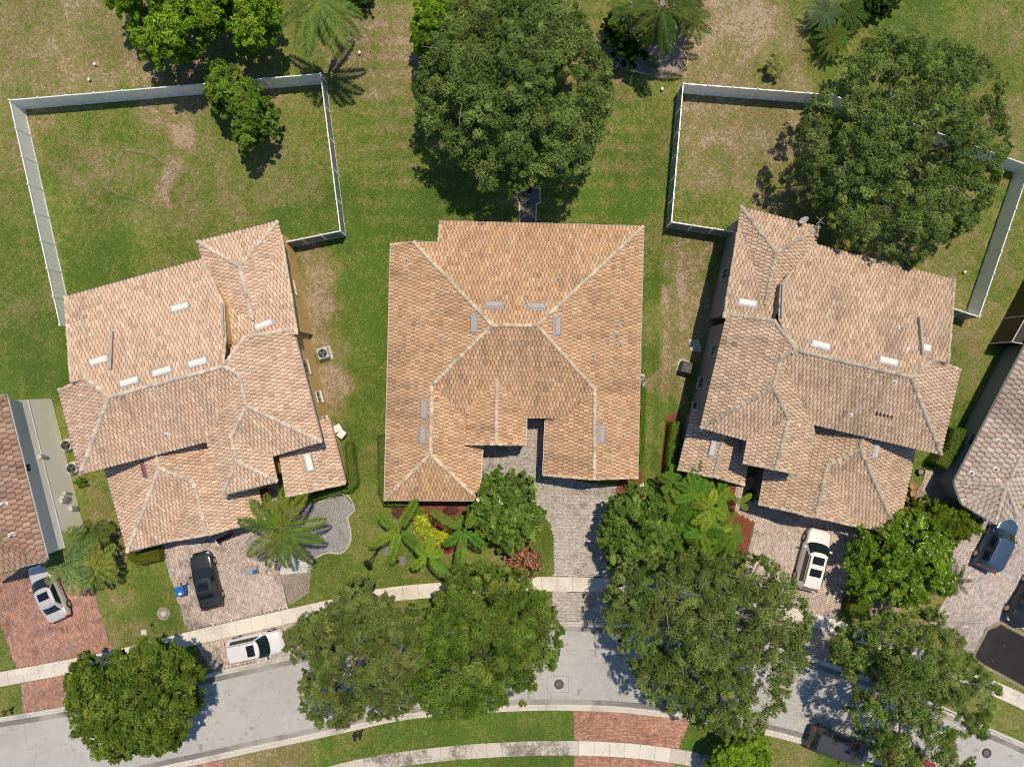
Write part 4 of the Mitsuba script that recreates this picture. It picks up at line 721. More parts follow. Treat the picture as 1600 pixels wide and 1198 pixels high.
# satellite dishes on the corner of the right house
for px, py, rot, lab in ((1257,345,.6,'small grey satellite dish on the rear corner of the sand roof, left one of two'), (1281,345,-.4,'bare satellite dish mast with crossed arms on the rear corner of the sand roof')):
    k = thing('satellite_dish', lab, 'satellite dish'); c = W(px, py, 5.0)
    add('mast', cat([bar(c + [0, -.25, -.62], c + [0, 0, -.1], .025), bar(c + [0, -.1, -.3], c + [.35*math.cos(rot), .35*math.sin(rot), .1], .018), bar(c + [-.3*math.sin(rot), .3*math.cos(rot), .05], c + [.3*math.sin(rot), -.3*math.cos(rot), .05], .02)]), 'steel', k)
    if rot > 0:
        th = np.linspace(0, 1, 6); d = trimesh.creation.revolve(np.c_[.36*th, .09*th*th], sections=20)
        d.apply_transform(trimesh.transformations.rotation_matrix(1.0, (0, 1, 0))); d.apply_transform(trimesh.transformations.rotation_matrix(2.4, (0, 0, 1))); add('dish', place(d, *c), 'ac_grey', k)
    else: add('arm', cat([bar(c + [-.32, -.3, .1], c + [.32, .3, .14], .03), bar(c + [-.3, .28, .1], c + [.3, -.28, .1], .03)]), 'steel', k)
# ------------------------------------------------------------------ leaves
def unit(v): return v / (np.linalg.norm(v, axis=-1, keepdims=True) + 1e-9)
def leaf_cards(C, N, L, Wd, r, col, fold=.18):
    n = len(C); L = np.broadcast_to(L, (n,)); Wd = np.broadcast_to(Wd, (n,))
    t = unit(np.cross(N, r.normal(size=(n, 3)))); s = np.cross(N, t)
    V = np.zeros((n, 4, 3)); h = (N * (Wd * fold)[:, None])
    V[:, 0] = C - t * (L/2)[:, None]; V[:, 1] = C + s * (Wd/2)[:, None] + h; V[:, 2] = C + t * (L/2)[:, None] - h * .6; V[:, 3] = C - s * (Wd/2)[:, None] + h
    F = (np.array([[0, 1, 2], [0, 2, 3]])[None] + 4*np.arange(n)[:, None, None]).reshape(-1, 3)
    return trimesh.Trimesh(V.reshape(-1, 3), F, process=False), np.repeat(np.clip(col, .004, .95), 4, 0)
def cloud(clumps, rad, per, r, flat=.75, subs=7, up=.45):
    """Leaf positions and directions: clumps made of smaller sprays of leaves."""
    M = len(clumps); d1 = unit(r.normal(size=(M, subs, 3)) + [0, 0, .55]); rr = rad[:, None, None] * r.uniform(.55, 1.0, (M, subs, 1))
    sc = clumps[:, None] + d1 * rr * [1, 1, flat]
    ps = max(1, per // subs); d2 = unit(r.normal(size=(M, subs, ps, 3)) + [0, 0, .25])
    sr = rad[:, None, None, None] * r.uniform(.30, .52, (M, subs, 1, 1))
    P = sc[:, :, None] + d2 * sr * (r.random((M, subs, ps, 1)) ** .4) * [1, 1, .8]
    Nn = unit(d2 * .55 + d1[:, :, None] * .3 + r.normal(size=d2.shape) * .42 + np.array([0, 0, up]))
    cl = np.broadcast_to(np.arange(M)[:, None, None], P.shape[:3]); sp = np.broadcast_to(np.arange(M*subs).reshape(M, subs, 1), P.shape[:3])
    return P.reshape(-1, 3), Nn.reshape(-1, 3), cl.ravel(), sp.ravel()
def sample_px(pg, n, mind, r):
    x0, y0, x1, y1 = pg.bounds; out = np.zeros((0, 2)); tries = 0
    while len(out) < n and tries < n * 60:
        tries += 1; q = np.array([r.uniform(x0, x1), r.uniform(y0, y1)])
        if not shapely.contains_xy(pg, *q): continue
        if len(out) and np.min(np.linalg.norm(out - q, axis=1)) < mind: continue
        out = np.vstack([out, q])
    return out
def leaf_colors(r, cl, sp, cols, n, cv=.13, sv=.16, lv=.18):
    cols = np.array(cols); a = r.random(cl.max() + 1); b = r.random(sp.max() + 1); t = np.clip(.45 * a[cl] + .35 * b[sp] + .35 * r.random(n) - .08, 0, .999) * (len(cols) - 1)
    i = t.astype(int); f = (t - i)[:, None]; old = r.random(n) < .025; c = cols[i] * (1 - f) + cols[np.minimum(i + 1, len(cols) - 1)] * f
    c[old] = np.array([.20, .145, .05])
    return c * (r.normal(1, cv, cl.max() + 1)[cl] * r.normal(1, sv, sp.max() + 1)[sp] * r.normal(1, lv, n))[:, None].clip(.4, 1.8) * np.array([.95, 1.02, 1.08]) * LEAF_GAIN
LEAF_GAIN = 1.28
OAK = [(.070,.112,.026),(.110,.160,.038),(.175,.225,.06),(.26,.30,.09)]
OAKY = [(.060,.105,.014),(.095,.150,.020),(.145,.200,.034),(.23,.26,.05)]
OAKZ = [(.066,.100,.022),(.100,.140,.032),(.15,.185,.05),(.23,.245,.08)]
BRIGHT = [(.060,.125,.010),(.115,.205,.016),(.18,.285,.024),(.28,.36,.04)]
MAGN = [(.045,.095,.016),(.085,.155,.024),(.15,.225,.042),(.24,.29,.07)]
DARK = [(.022,.048,.012),(.035,.068,.015),(.06,.10,.02)]
HEDGE = [(.07,.14,.014),(.115,.20,.02),(.17,.26,.03)]
def limb(a, b, r0, r1, r, sag=.12, n=6):
    a, b = np.asarray(a, float), np.asarray(b, float); L = np.linalg.norm(b - a); t = np.linspace(0, 1, n)[:, None]
    p = a + (b - a) * t + np.sin(t * np.pi) * (r.normal(0, sag * .6, 3) * L * .5 + [0, 0, sag * L * .6]); return tube(p, np.linspace(r0, r1, n), 6)
def tree(name, label, cat_, out, zb, zt, cols, r_clump=1.0, per=420, spacing=.8, leaf=(.185, .088), mat='leaf_oak', seed=1, trunk=.22, group=None, lower=.7, twigs=0, hole=0.0, blossoms=None, bark='bark', base=None, gap=.85):
    r = np.random.default_rng(seed); pg = Polygon(out).buffer(0); k = thing(name, label, cat_, group); zm = zb + (zt - zb) * .42
    inner = pg.buffer(-r_clump * 19.1 * .55); inner = inner if not inner.is_empty else pg.buffer(-2); inner = inner if not inner.is_empty else pg
    px = sample_px(inner, 900, r_clump * 19.1 * spacing, r); Rm = max(6.0, max(inner.boundary.distance(Point(*q)) for q in px)) if len(px) else 6
    dist = np.array([inner.boundary.distance(Point(*q)) for q in px]); t = np.clip(dist / Rm, 0, 1)
    z = zm + (zt - r_clump*.7 - zm) * np.sqrt(1 - (1 - t)**2) + r.normal(0, .35 * r_clump, len(px))
    if hole:
        keep = r.random(len(px)) > hole; px, z, t = px[keep], z[keep], t[keep]
    low = sample_px(inner, int(len(px) * lower), r_clump * 19.1 * .6, r); dl = np.array([inner.boundary.distance(Point(*q)) for q in low]); tl_ = np.clip(dl / Rm, 0, 1)
    zl = zm - (zm - zb - r_clump*.4) * np.sqrt(1 - (1 - tl_)**2) * r.uniform(.2, 1, len(low))
    Q = np.vstack([px, low]); Z = np.r_[z, zl]; cc = np.array([W(a, b, c) for (a, b), c in zip(Q, Z)])
    pb = pg.buffer(-6); big = sample_px(pg if pb.is_empty else pb, 60, 42 if pg.area > 12000 else 26, r)
    if len(big):
        dd = np.linalg.norm(Q[:, None] - big[None], axis=2); j = dd.argmin(1); sp_ = np.median(np.sort(dd.min(1))[-max(3, len(Q)//4):]); lob = dd.min(1) / max(sp_, 1); up_ = r.normal(0, .55, len(big)) * min(1, zt / 6)
        Z = Z + up_[j] * .9 + r_clump * (.5 - 1.25 * np.minimum(lob, 1.1)**2) * min(1, zt / 7); Z = np.clip(Z, .25, zt); keep = ~((lob > .84) & (r.random(len(Q)) < gap)); Q, Z = Q[keep], Z[keep]
    px = Q[:len(px)]
    cc = np.array([W(a, b, c) for (a, b), c in zip(Q, Z)]); rad = r_clump * r.uniform(.66, 1.12, len(cc))
    ne = int(pg.exterior.length / 9); ep = np.array([pg.exterior.interpolate(a).coords[0] for a in r.uniform(0, pg.exterior.length, ne)]) + r.normal(0, 3.2, (ne, 2)); ez = zm + r.uniform(-.35, .45, ne) * (zt - zb) * .5
    cc = np.vstack([cc, [W(a, b, max(.3, c)) for (a, b), c in zip(ep, ez)]]); rad = np.r_[rad, r_clump * r.uniform(.28, .52, ne)]
    P, Nn, cl, sp = cloud(cc, rad, per, r); n = len(P); small = np.r_[np.zeros(len(cc) - ne, bool), np.ones(ne, bool)]
    sel = ~small[cl] | (r.random(n) < .33); P, Nn, cl, sp = P[sel], Nn[sel], cl[sel], sp[sel]; n = len(P)
    P[:, 2] = np.maximum(P[:, 2], .06)
    m, c = leaf_cards(P, Nn, leaf[0] * r.uniform(.7, 1.25, n), leaf[1] * r.uniform(.8, 1.2, n), r, leaf_colors(r, cl, sp, cols, n))
    add('crown', m, mat, k, color=c)
    cen = np.array(pg.centroid.coords[0]); b0 = W(*cen, zm) if base is None else W(*base); b0[2] = 0
    top = b0 + [0, 0, max(.5, zb + (zm - zb) * .25)]
    if trunk:
        tr = [tube([b0, b0 + [0, 0, .25], (b0 + top)/2 + np.r_[r.normal(0, .06, 2), 0], top], [trunk*1.45, trunk*1.08, trunk*.95, trunk*.85], 10)]
        ids = r.permutation(len(cc))[:min(len(cc), 9 + twigs // 6)]; tw = []
        for i in ids:
            st = top + [0, 0, -r.uniform(0, .25) * top[2]]; tr.append(limb(st, cc[i] - [0, 0, rad[i]*.2], trunk * r.uniform(.35, .5), .035, r))
        add('trunk', cat(tr), bark, k, smooth=True)
        for i in r.permutation(len(px))[:twigs]:
            for _ in range(3):
                e = cc[i] + r.normal(0, 1, 3) * rad[i] * [.9, .9, .3] + [0, 0, rad[i] * .55]; s = cc[i] * .55 + top * .45 if _ == 0 else cc[i] - [0, 0, rad[i] * .2]
                tw.append(tube([s, (s + e)/2 + r.normal(0, .15, 3), e], [.035, .028, .014], 4, cap=False))
        if tw: add('twigs', cat(tw), 'twig_grey', k, kind='stuff')
    if blossoms:
        nb, bs, bc, where = blossoms; i = r.permutation(n)[:nb * 3]; hi = i[np.argsort(-(Nn[i, 2] + r.random(len(i))*.3))][:nb]
        if where is not None: hi = np.array([q for q in hi if where(*P[q])])
        B, BN = P[hi] + Nn[hi] * .06 + [0, 0, .06], Nn[hi]; B = np.repeat(B, 4, 0) + r.normal(0, bs*.22, (len(B)*4, 3)); BN = unit(np.repeat(BN, 4, 0) + r.normal(0, .4, B.shape))
        m, c = leaf_cards(B, BN, bs, bs * .6, r, np.array(bc) * r.normal(1, .06, (len(B), 1))); add('blossom', m, 'petal', k, color=c, kind='stuff')
    return k
tree('oak_tree', 'large dark green oak at top centre, just behind the single-storey house', 'tree', [(655,150),(662,120),(672,80),(700,30),(740,-10),(800,-30),(870,-25),(900,20),(930,75),(950,120),(945,190),(925,230),(905,265),(870,285),(845,280),(830,292),(790,285),(755,290),(735,265),(715,230),(690,210),(660,185)], 2.4, 9.5, OAK, 1.15, 580, .66, seed=11, trunk=.34, twigs=6)
tree('oak_tree', 'large loose oak overhanging the white fence behind the taupe house', 'tree', [(1240,225),(1262,190),(1272,150),(1300,130),(1330,95),(1350,70),(1400,50),(1450,60),(1490,80),(1530,90),(1562,130),(1565,180),(1575,220),(1560,260),(1545,300),(1530,330),(1490,370),(1440,400),(1420,415),(1395,385),(1340,380),(1300,345),(1285,310),(1262,270)], 2.2, 8.8, OAK, 1.0, 440, .74, seed=12, trunk=.32, hole=.20, twigs=20, gap=.9, lower=.5)
tree('broadleaf_tree', 'dense bright green tree at the top edge, far left', 'tree', [(172,-5),(200,25),(215,60),(225,85),(255,97),(285,94),(312,72),(340,48),(350,-25),(170,-35)], 1.0, 6.5, BRIGHT, .9, 330, .62, (.30, .125), 'leaf_glossy', 13, .18)
tree('broadleaf_tree', 'smaller bright green tree at the top edge, beside the tall palm', 'tree', [(343,5),(360,50),(375,70),(400,77),(426,60),(434,20),(420,-30),(345,-30)], .8, 6.0, BRIGHT, .85, 320, .62, (.30, .125), 'leaf_glossy', 14, .16)
tree('broadleaf_tree', 'narrow bright green tree peeping out left of the large centre oak', 'tree', [(648,25),(662,-5),(700,-12),(718,20),(704,62),(670,104),(650,72)], 1.0, 6.2, BRIGHT, .75, 480, .65, (.26, .12), 'leaf_glossy', 15, .14)
tree('small_tree', 'small leafy tree leaning over the fence inside the ochre house back yard', 'tree', [(328,105),(345,98),(368,112),(385,125),(410,140),(425,165),(430,195),(410,215),(395,230),(380,242),(372,215),(360,190),(345,175),(330,160),(322,140)], .9, 4.2, [(.065,.12,.016),(.12,.195,.026),(.20,.27,.045)], .66, 420, .72, (.24, .11), 'leaf_glossy', 16, .09)
tree('magnolia_tree', 'dark glossy tree with a few white flowers, left of the grey driveway', 'tree', [(735,795),(742,765),(755,745),(775,750),(790,732),(805,745),(822,740),(832,760),(828,785),(845,800),(842,825),(825,845),(800,858),(770,855),(748,840),(735,820)], .6, 4.6, MAGN, .66, 210, .66, (.28, .13), 'leaf_glossy', 17, .11, blossoms=(4, .30, (.85,.83,.75), None))
tree('magnolia_tree', 'dark glossy tree with white flowers, shading the right side of the grey driveway', 'tree', [(940,815),(950,790),(962,775),(985,768),(1005,765),(1025,775),(1042,795),(1052,830),(1046,865),(1020,887),(990,898),(965,890),(945,872),(936,845)], .8, 5.0, MAGN, .68, 210, .66, (.28, .13), 'leaf_glossy', 18, .12, blossoms=(5, .30, (.85,.83,.75), None))
tree('street_oak', 'round green street tree by the red brick apron, lower left', 'tree', [(108,1095),(105,1060),(118,1040),(140,1028),(165,1035),(185,1020),(215,1012),(230,1000),(255,1010),(290,1020),(308,1045),(312,1085),(300,1120),(290,1145),(270,1165),(245,1172),(225,1165),(190,1185),(160,1180),(140,1160),(118,1135)], 1.8, 7.0, [(.055,.095,.014),(.09,.14,.02),(.145,.195,.03),(.23,.265,.045)], .92, 400, .66, (.25, .115), 'leaf_oak', 19, .18, gap=.4)
tree('street_oak', 'yellowish green street oak right of the parked white car', 'tree', [(445,1000),(460,985),(480,965),(510,955),(530,930),(550,910),(570,905),(600,925),(605,945),(640,950),(668,975),(668,1010),(666,1060),(648,1095),(620,1110),(590,1120),(560,1115),(540,1127),(500,1127),(480,1105),(490,1090),(462,1095),(478,1060),(475,1035),(460,1020)], 1.8, 7.6, OAKZ, .90, 520, .68, seed=20, trunk=.22, hole=.10, twigs=30, gap=.85, lower=.55)
tree('street_oak', 'tall yellowish green street oak left of the manhole in the road', 'tree', [(652,1010),(660,965),(684,945),(690,915),(720,890),(760,885),(800,892),(825,905),(845,935),(865,960),(868,990),(870,1020),(850,1050),(830,1065),(820,1098),(790,1090),(760,1105),(735,1112),(700,1125),(670,1110),(652,1080),(648,1040)], 2.0, 9.0, OAKY, .98, 500, .67, seed=21, trunk=.26, twigs=22, gap=.8, lower=.55)
tree('street_oak', 'wide street oak with grey twigs covering the road right of the manhole', 'tree', [(950,920),(975,900),(985,885),(1020,880),(1050,885),(1090,868),(1130,872),(1165,868),(1200,885),(1235,905),(1250,940),(1262,975),(1245,1010),(1255,1040),(1225,1075),(1220,1100),(1195,1120),(1180,1150),(1150,1140),(1110,1145),(1090,1120),(1060,1110),(1030,1100),(1005,1070),(990,1040),(970,1010),(975,985),(950,975),(945,945)], 2.2, 9.2, [(.070,.108,.022),(.110,.155,.034),(.17,.215,.055),(.27,.29,.10)], 1.0, 440, .70, seed=22, trunk=.30, hole=.14, twigs=60, gap=.9, lower=.5)
tree('street_oak', 'loose street oak at lower right with road and car showing through', 'tree', [(1300,1010),(1310,985),(1340,985),(1365,965),(1380,955),(1410,965),(1440,960),(1465,955),(1480,985),(1500,1000),(1520,1030),(1540,1060),(1562,1072),(1545,1110),(1540,1140),(1520,1160),(1530,1180),(1500,1200),(1450,1215),(1400,1200),(1375,1180),(1345,1150),(1330,1110),(1330,1075),(1325,1045),(1310,1030)], 2.0, 8.6, [(.070,.118,.02),(.112,.17,.03),(.175,.225,.055),(.28,.30,.10)], .88, 370, .74, seed=23, trunk=.24, hole=.26, twigs=40, lower=.42, gap=.9)
tree('small_tree', 'small bright green tree at the bottom edge, beside the brick crossing', 'tree', [(1105,1190),(1118,1162),(1140,1146),(1165,1140),(1190,1150),(1200,1175),(1192,1225),(1112,1225)], .7, 4.0, BRIGHT, .62, 380, .68, (.26, .12), 'leaf_glossy', 24, .09)
tree('flowering_tree', 'bright green tree dotted with small white flowers, right of the white car', 'tree', [(1325,900),(1325,860),(1340,830),(1360,812),(1395,800),(1430,800),(1460,815),(1480,840),(1490,880),(1482,920),(1455,935),(1420,945),(1385,940),(1350,935),(1332,920)], .7, 4.6, [(.075,.14,.012),(.13,.215,.02),(.21,.30,.035)], .74, 300, .66, (.24, .11), 'leaf_oak', 25, .12, blossoms=(330, .11, (.88,.87,.85), None))
def shrub(name, label, out, zt, cols, seed, rc=.42, per=240, leaf=(.15, .07), mat='leaf_glossy', cat_='shrub', blossoms=None, group=None, lower=.4):
    return tree(name, label, cat_, out, .1, zt, cols, rc, per, .7, leaf, mat, seed, trunk=.035, blossoms=blossoms, group=group, lower=lower)
shrub('shrub', 'dark rounded shrub under the palm right of the large centre oak', [(950,30),(965,25),(985,40),(1005,60),(1010,85),(990,98),(960,92),(948,65)], 2.6, DARK, 31, .55, 330, (.26, .12))
shrub('shrub', 'yellow-tipped croton shrub beside the dark shrub right of the centre oak', [(950,28),(962,24),(972,36),(964,50),(952,46)], 2.7, [(.25,.28,.01),(.42,.42,.02)], 32, .35, 200)
shrub('shrub', 'dark shrub at the top edge right of the spiky cycads', [(1340,-12),(1402,-15),(1398,14),(1375,25),(1348,20)], 1.8, DARK, 33, .5, 300, (.2, .1))
shrub('shrub', 'tiny shrub at the top edge left of the large centre oak', [(540,-12),(590,-12),(588,8),(560,14),(542,8)], 1.6, DARK, 34, .45, 240)
shrub('shrub', 'sprawling yellow green bush between the white-flowering tree and the blue car', [(1418,790),(1435,780),(1460,776),(1480,790),(1500,785),(1520,800),(1540,815),(1530,832),(1505,842),(1490,850),(1470,840),(1445,830),(1425,815)], 2.4, [(.06,.105,.01),(.11,.16,.014),(.20,.23,.025)], 35, .5, 300)
shrub('shrub', 'pink-flowered shrub at the foot of the left glossy tree, by the driveway', [(786,872),(800,853),(820,848),(840,858),(847,880),(836,897),(800,897)], 1.7, [(.10,.12,.03),(.16,.15,.05)], 36, .40, 240, blossoms=(300, .15, (.66,.19,.20), None))
shrub('shrub', 'yellow ground-cover shrub in the red mulch between the star-shaped palms', [(652,798),(668,806),(684,826),(697,846),(690,850),(672,852),(660,838),(645,822)], .7, [(.24,.30,.02),(.38,.43,.04),(.48,.52,.08)], 37, .28, 210, (.12, .06), 'leaf_oak')
shrub('shrub', 'small yellow shrub tuft right of the yellow ground-cover', [(683,820),(703,828),(700,843),(688,838)], .6, [(.36,.35,.02),(.5,.48,.04)], 38, .22, 160, (.12, .06), 'leaf_oak')
shrub('shrub', 'crimson plants at the lower tip of the red mulch bed', [(686,852),(704,850),(708,862),(690,866)], .6, [(.22,.02,.05),(.32,.03,.08),(.40,.10,.02)], 39, .2, 120, (.2, .06))
shrub('shrub', 'dark purple plants in the red mulch near the house corner, left', [(608,791),(626,792),(628,806),(612,806)], .6, [(.10,.045,.05),(.16,.07,.06)], 40, .2, 120, (.18, .06))
shrub('shrub', 'dark red plants in the red mulch under the left wing gutter, right', [(694,792),(716,792),(716,802),(698,803)], .6, [(.16,.04,.05),(.10,.07,.04)], 41, .2, 120, (.18, .06))
shrub('shrub', 'mixed croton plants under the feathery palms beside the paver walk', [(1102,778),(1128,775),(1138,800),(1124,822),(1106,818),(1098,800)], 1.2, [(.07,.11,.02),(.22,.22,.05),(.36,.33,.10)], 42, .32, 220, (.2, .07))
shrub('shrub', 'cream-edged plant under the feathery palms by the L-shaped hedge', [(1054,752),(1072,752),(1078,766),(1062,770)], .9, [(.32,.28,.13),(.45,.40,.2)], 43, .25, 150, (.2, .06))
shrub('shrub', 'low green weeds in the soil of the small red mulch bed right of the driveway', [(975,752),(985,748),(998,760),(996,775),(980,772)], .5, MAGN, 44, .22, 110)
shrub('shrub', 'round pale variegated grass clump in the top lawn', [(1198,90),(1210,84),(1222,92),(1224,110),(1212,120),(1199,114)], 1.2, [(.22,.24,.05),(.33,.33,.10),(.42,.40,.16)], 45, .34, 420, (.34, .03), 'leaf_oak', 'grass clump')
shrub('shrub', 'weedy green tuft beside the two air conditioners of the ochre house', [(118,745),(130,742),(134,758),(122,762)], .7, HEDGE, 46, .28, 160)
shrub('shrub', 'ferny plants inside the dark entry court of the taupe house', [(1163,762),(1180,768),(1184,784),(1168,780)], .8, HEDGE, 47, .28, 150, (.2, .06))

def hedge(label, pts, h, seed, cols=HEDGE):
    r = np.random.default_rng(seed); pg = Polygon([W2(x, y, h*.7) for x, y in pts]).buffer(0); k = thing('hedge', label, 'hedge')
    core = extrude(pg.buffer(-.12), .05, h - .14); add('branches', core, 'deck_dark', k)
    n = int(pg.area * 420); x0, y0, x1, y1 = pg.bounds; x, y = r.uniform(x0, x1, n*3), r.uniform(y0, y1, n*3); ok = shapely.contains_xy(pg, x, y); x, y = x[ok], y[ok]
    top = np.c_[x, y, h + r.normal(0, .035, len(x)) + .10*meshkit.noise(np.c_[x, y, 0*x]*2.2)]
    s = r.uniform(0, pg.exterior.length, int(pg.exterior.length * h * 330)); q = np.array([pg.exterior.interpolate(a).coords[0] for a in s]); c0 = np.array(pg.centroid.coords[0])
    side = np.c_[q + r.normal(0, .05, q.shape), r.uniform(.08, h, len(q))]; P = np.vstack([top, side]); n = len(P)
    N = unit(np.vstack([np.tile([0, 0, 1.0], (len(top), 1)), np.c_[q - c0, .5 + 0*s]]) + r.normal(0, .5, (n, 3))); cl = r.integers(0, 40, n); sp = r.integers(0, 200, n)
    m, c = leaf_cards(P, N, .10*r.uniform(.7, 1.3, n), .055, r, leaf_colors(r, cl, sp, cols, n, .05, .08, .2)); add('foliage', m, 'leaf_glossy', k, color=c)
hedge('L-shaped clipped hedge around the front corner of the ochre house', [(540,692),(551,692),(560,755),(551,766),(489,781),(484,774),(544,755)], 1.0, 51)
hedge('long narrow hedge along the left wall of the single-storey house', [(591,680),(605,680),(603,779),(650,785),(648,790),(600,788),(592,770)], 1.0, 52)
hedge('thin hedge along the right wall of the single-storey house', [(1001,604),(1009,604),(1005,722),(998,722)], .9, 53)
hedge('bright clipped hedge beside the taupe house, left of its low roof', [(1048,660),(1063,659),(1051,736),(1080,746),(1076,753),(1039,743)], 1.1, 54, [(.075,.145,.010),(.12,.21,.015),(.16,.25,.02)])
hedge('tall rough hedge between the taupe house and the right-hand house', [(1486,668),(1504,670),(1498,700),(1475,731),(1456,721),(1478,698)], 1.5, 55)
hedge('short reddish green hedge at the front left corner of the ochre house', [(201,864),(250,855),(253,873),(219,881),(202,873)], .9, 56, [(.07,.11,.012),(.12,.15,.018),(.20,.15,.03)])
hedge('small square hedge between the right driveway and the sidewalk', [(1328,918),(1362,940),(1352,964),(1323,960)], 1.1, 57, [(.08,.13,.014),(.13,.18,.02),(.18,.21,.03)])

# ------------------------------------------------------------------ palms
def frond(c, tip, r, col, n=30, ll=.62, lw=.055, arch=.30, vee=.35, hang=.35):
    c, tip = np.asarray(c, float), np.asarray(tip, float); L = np.linalg.norm(tip - c); ctl = (c + tip)/2 + [0, 0, arch * L]; t = np.linspace(0, 1, 12)[:, None]
    R = (1-t)**2*c + 2*t*(1-t)*ctl + t*t*tip; stem = tube(R, np.linspace(.045, .012, 12), 4, cap=False)
    tt = np.linspace(.10, .995, n)[:, None]; B = (1-tt)**2*c + 2*tt*(1-tt)*ctl + tt*tt*tip; D = unit(2*(1-tt)*(ctl-c) + 2*tt*(tip-ctl)); S = unit(np.cross(D, [0, 0, 1.0])); U = np.cross(S, D)
    ln = ll * (np.sin(np.pi * np.clip(tt*.86 + .10, 0, 1)) ** .6); V, F, C = [], [], []
    for sg in (-1, 1):
        d = unit(D * r.uniform(.45, .75, (n, 1)) + sg*S*.9 + U*vee*r.uniform(.4, 1.3, (n, 1))); w = unit(np.cross(d, U)) * lw/2 * r.uniform(.8, 1.2, (n, 1))
        mid = B + d*ln*.5; end = B + d*ln - np.array([0, 0, 1.0])*ln*hang*r.uniform(.5, 1.2, (n, 1)); V.append(np.stack([B, mid + w, mid - w, end], 1))
    V = np.concatenate(V).reshape(-1, 3); k = np.arange(2*n)[:, None, None]*4; F = (np.array([[0, 1, 2], [1, 3, 2]])[None] + k).reshape(-1, 3)
    cc = np.repeat(np.array(col) * r.normal(1, .12, (2*n, 1)), 4, 0); sc = np.tile(np.array(col) * [1.5, 1.25, 1.6], (len(stem.vertices), 1))
    return trimesh.Trimesh(np.vstack([V, stem.vertices]), np.vstack([F, stem.faces + len(V)]), process=False), np.clip(np.vstack([cc, sc]), .01, .9)
PALM = (.14, .235, .035)
def palm(label, px, py, z, tips, seed, col=PALM, trunk=.13, ztip=-.7, n=30, ll=.62, lw=.06, extra=0, reach=2.0, name='palm_tree', cat_='palm', base=None, yellow=(), arch=.28, stems=1):
    r = np.random.default_rng(seed); k = thing(name, label, cat_); c = W(px, py, z)
    for i, (a, b) in enumerate(tips):
        cl = (.34, .29, .03) if i in yellow else np.array(col) * r.normal(1, .12) * [r.uniform(.85, 1.35), 1, 1]
        m, cc = frond(c, W(a, b, z + ztip * r.uniform(.7, 1.3)), r, cl, n, ll, lw, arch); add('frond', m, 'leaf_palm', k, color=cc)
    for i in range(extra):
        az = 2*math.pi*(i + r.uniform(-.3, .3))/extra; rr = reach * r.uniform(.6, 1.05); m, cc = frond(c + np.r_[r.normal(0, .12*stems**.5, 2), 0], c + [rr*math.cos(az), rr*math.sin(az), ztip*r.uniform(-.4, 1.3)], r, np.array(col)*r.normal(1, .15)*[r.uniform(.85, 1.3), 1, 1], n, ll, lw, arch); add('frond', m, 'leaf_palm', k, color=cc)
    b = W(*base) if base else np.r_[c[:2], 0]
    st = []
    for i in range(stems):
        o = np.r_[r.normal(0, .22, 2), 0] if stems > 1 else np.zeros(3)
        st.append(tube([b + o, b*.6 + c*.4 + o*.8, b*.2 + c*.8 + o*.4, c], [trunk*1.3, trunk, trunk*.9, trunk*.7], 9))
    add('trunk', cat(st), 'palm_bark', k, smooth=True)
palm('leaning palm with long fronds beside the tan driveway', 438, 825, 5.0, [(447,758),(478,771),(509,813),(503,844),(482,875),(450,886),(419,885),(388,868),(372,813),(392,782),(415,772),(426,806)], 61, trunk=.15, base=(470,806), yellow=(11,), n=30, ll=.74, lw=.12, ztip=-1.0)
palm('star-shaped palm left of the yellow shrub, with five broad fronds', 625, 826, 3.6, [(651,780),(590,804),(574,853),(611,880),(664,862)], 62, (.15,.31,.035), .09, n=34, ll=.60, lw=.085, ztip=-.5, yellow=())
palm('lower star-shaped palm in front of the yellow shrub, nearest the sidewalk', 669, 868, 5.2, [(643,887),(703,903),(692,862),(650,852),(676,842)], 63, (.16,.33,.035), .09, n=32, ll=.55, lw=.085, ztip=-.5, base=(684,840))
palm('star-shaped palm right of the yellow shrub, with five broad fronds', 727, 827, 4.0, [(672,797),(694,852),(717,887),(760,857),(747,795)], 64, (.14,.29,.04), .09, n=34, ll=.58, lw=.085, ztip=-.5)
palm('tall feathery palm at the top edge, left of the bare patch', 498, 2, 7.0, [(440,42),(464,68),(482,88),(529,90),(562,60),(566,25),(436,5),(455,25),(545,-20),(510,70),(545,75)], 65, (.17,.27,.06), .16, n=38, ll=.78, lw=.11, ztip=-1.6)
palm('feathery palm at the top edge right of the large centre oak', 1036, 12, 6.0, [(958,22),(985,48),(1036,88),(1048,82),(1060,55),(1103,48),(1098,8),(1012,70),(980,-10),(1076,-22)], 66, (.085,.15,.035), .15, n=36, ll=.72, lw=.11, ztip=-1.4)
for i, (x, y, z, e, rc, lab) in enumerate(((1088,772,3.2,11,2.0,'feathery clumping palm nearest the low roof of the taupe house'), (1062,792,2.6,10,1.8,'feathery clumping palm left of the group, beside the glossy tree'), (1112,795,3.6,10,1.9,'yellowish feathery clumping palm beside the paver walk'), (1100,832,3.0,10,2.0,'feathery clumping palm at the lower end of the group'), (1135,845,2.4,8,1.6,'small feathery clumping palm at the corner of the mulch bed by the driveway'))):
    palm(lab, x, y, z, [], 70 + i, (.125,.265,.035) if i != 2 else (.19,.33,.04), .05, -.5, 20, .55, .10, e, rc, 'clumping_palm', 'palm', arch=.22, stems=4)
palm('upright feathery palm frond cluster in front of the low roof of the taupe house', 1096, 745, 3.4, [(1098,715),(1080,735),(1112,728)], 76, (.14,.24,.05), .05, 0, 26, .45, .05, name='clumping_palm', stems=2)
palm('single bright frond plant in the entry court of the taupe house', 1152, 785, 2.2, [(1174,772),(1168,795),(1140,770)], 77, (.20,.32,.03), .04, 0, 26, .36, .05, name='clumping_palm')
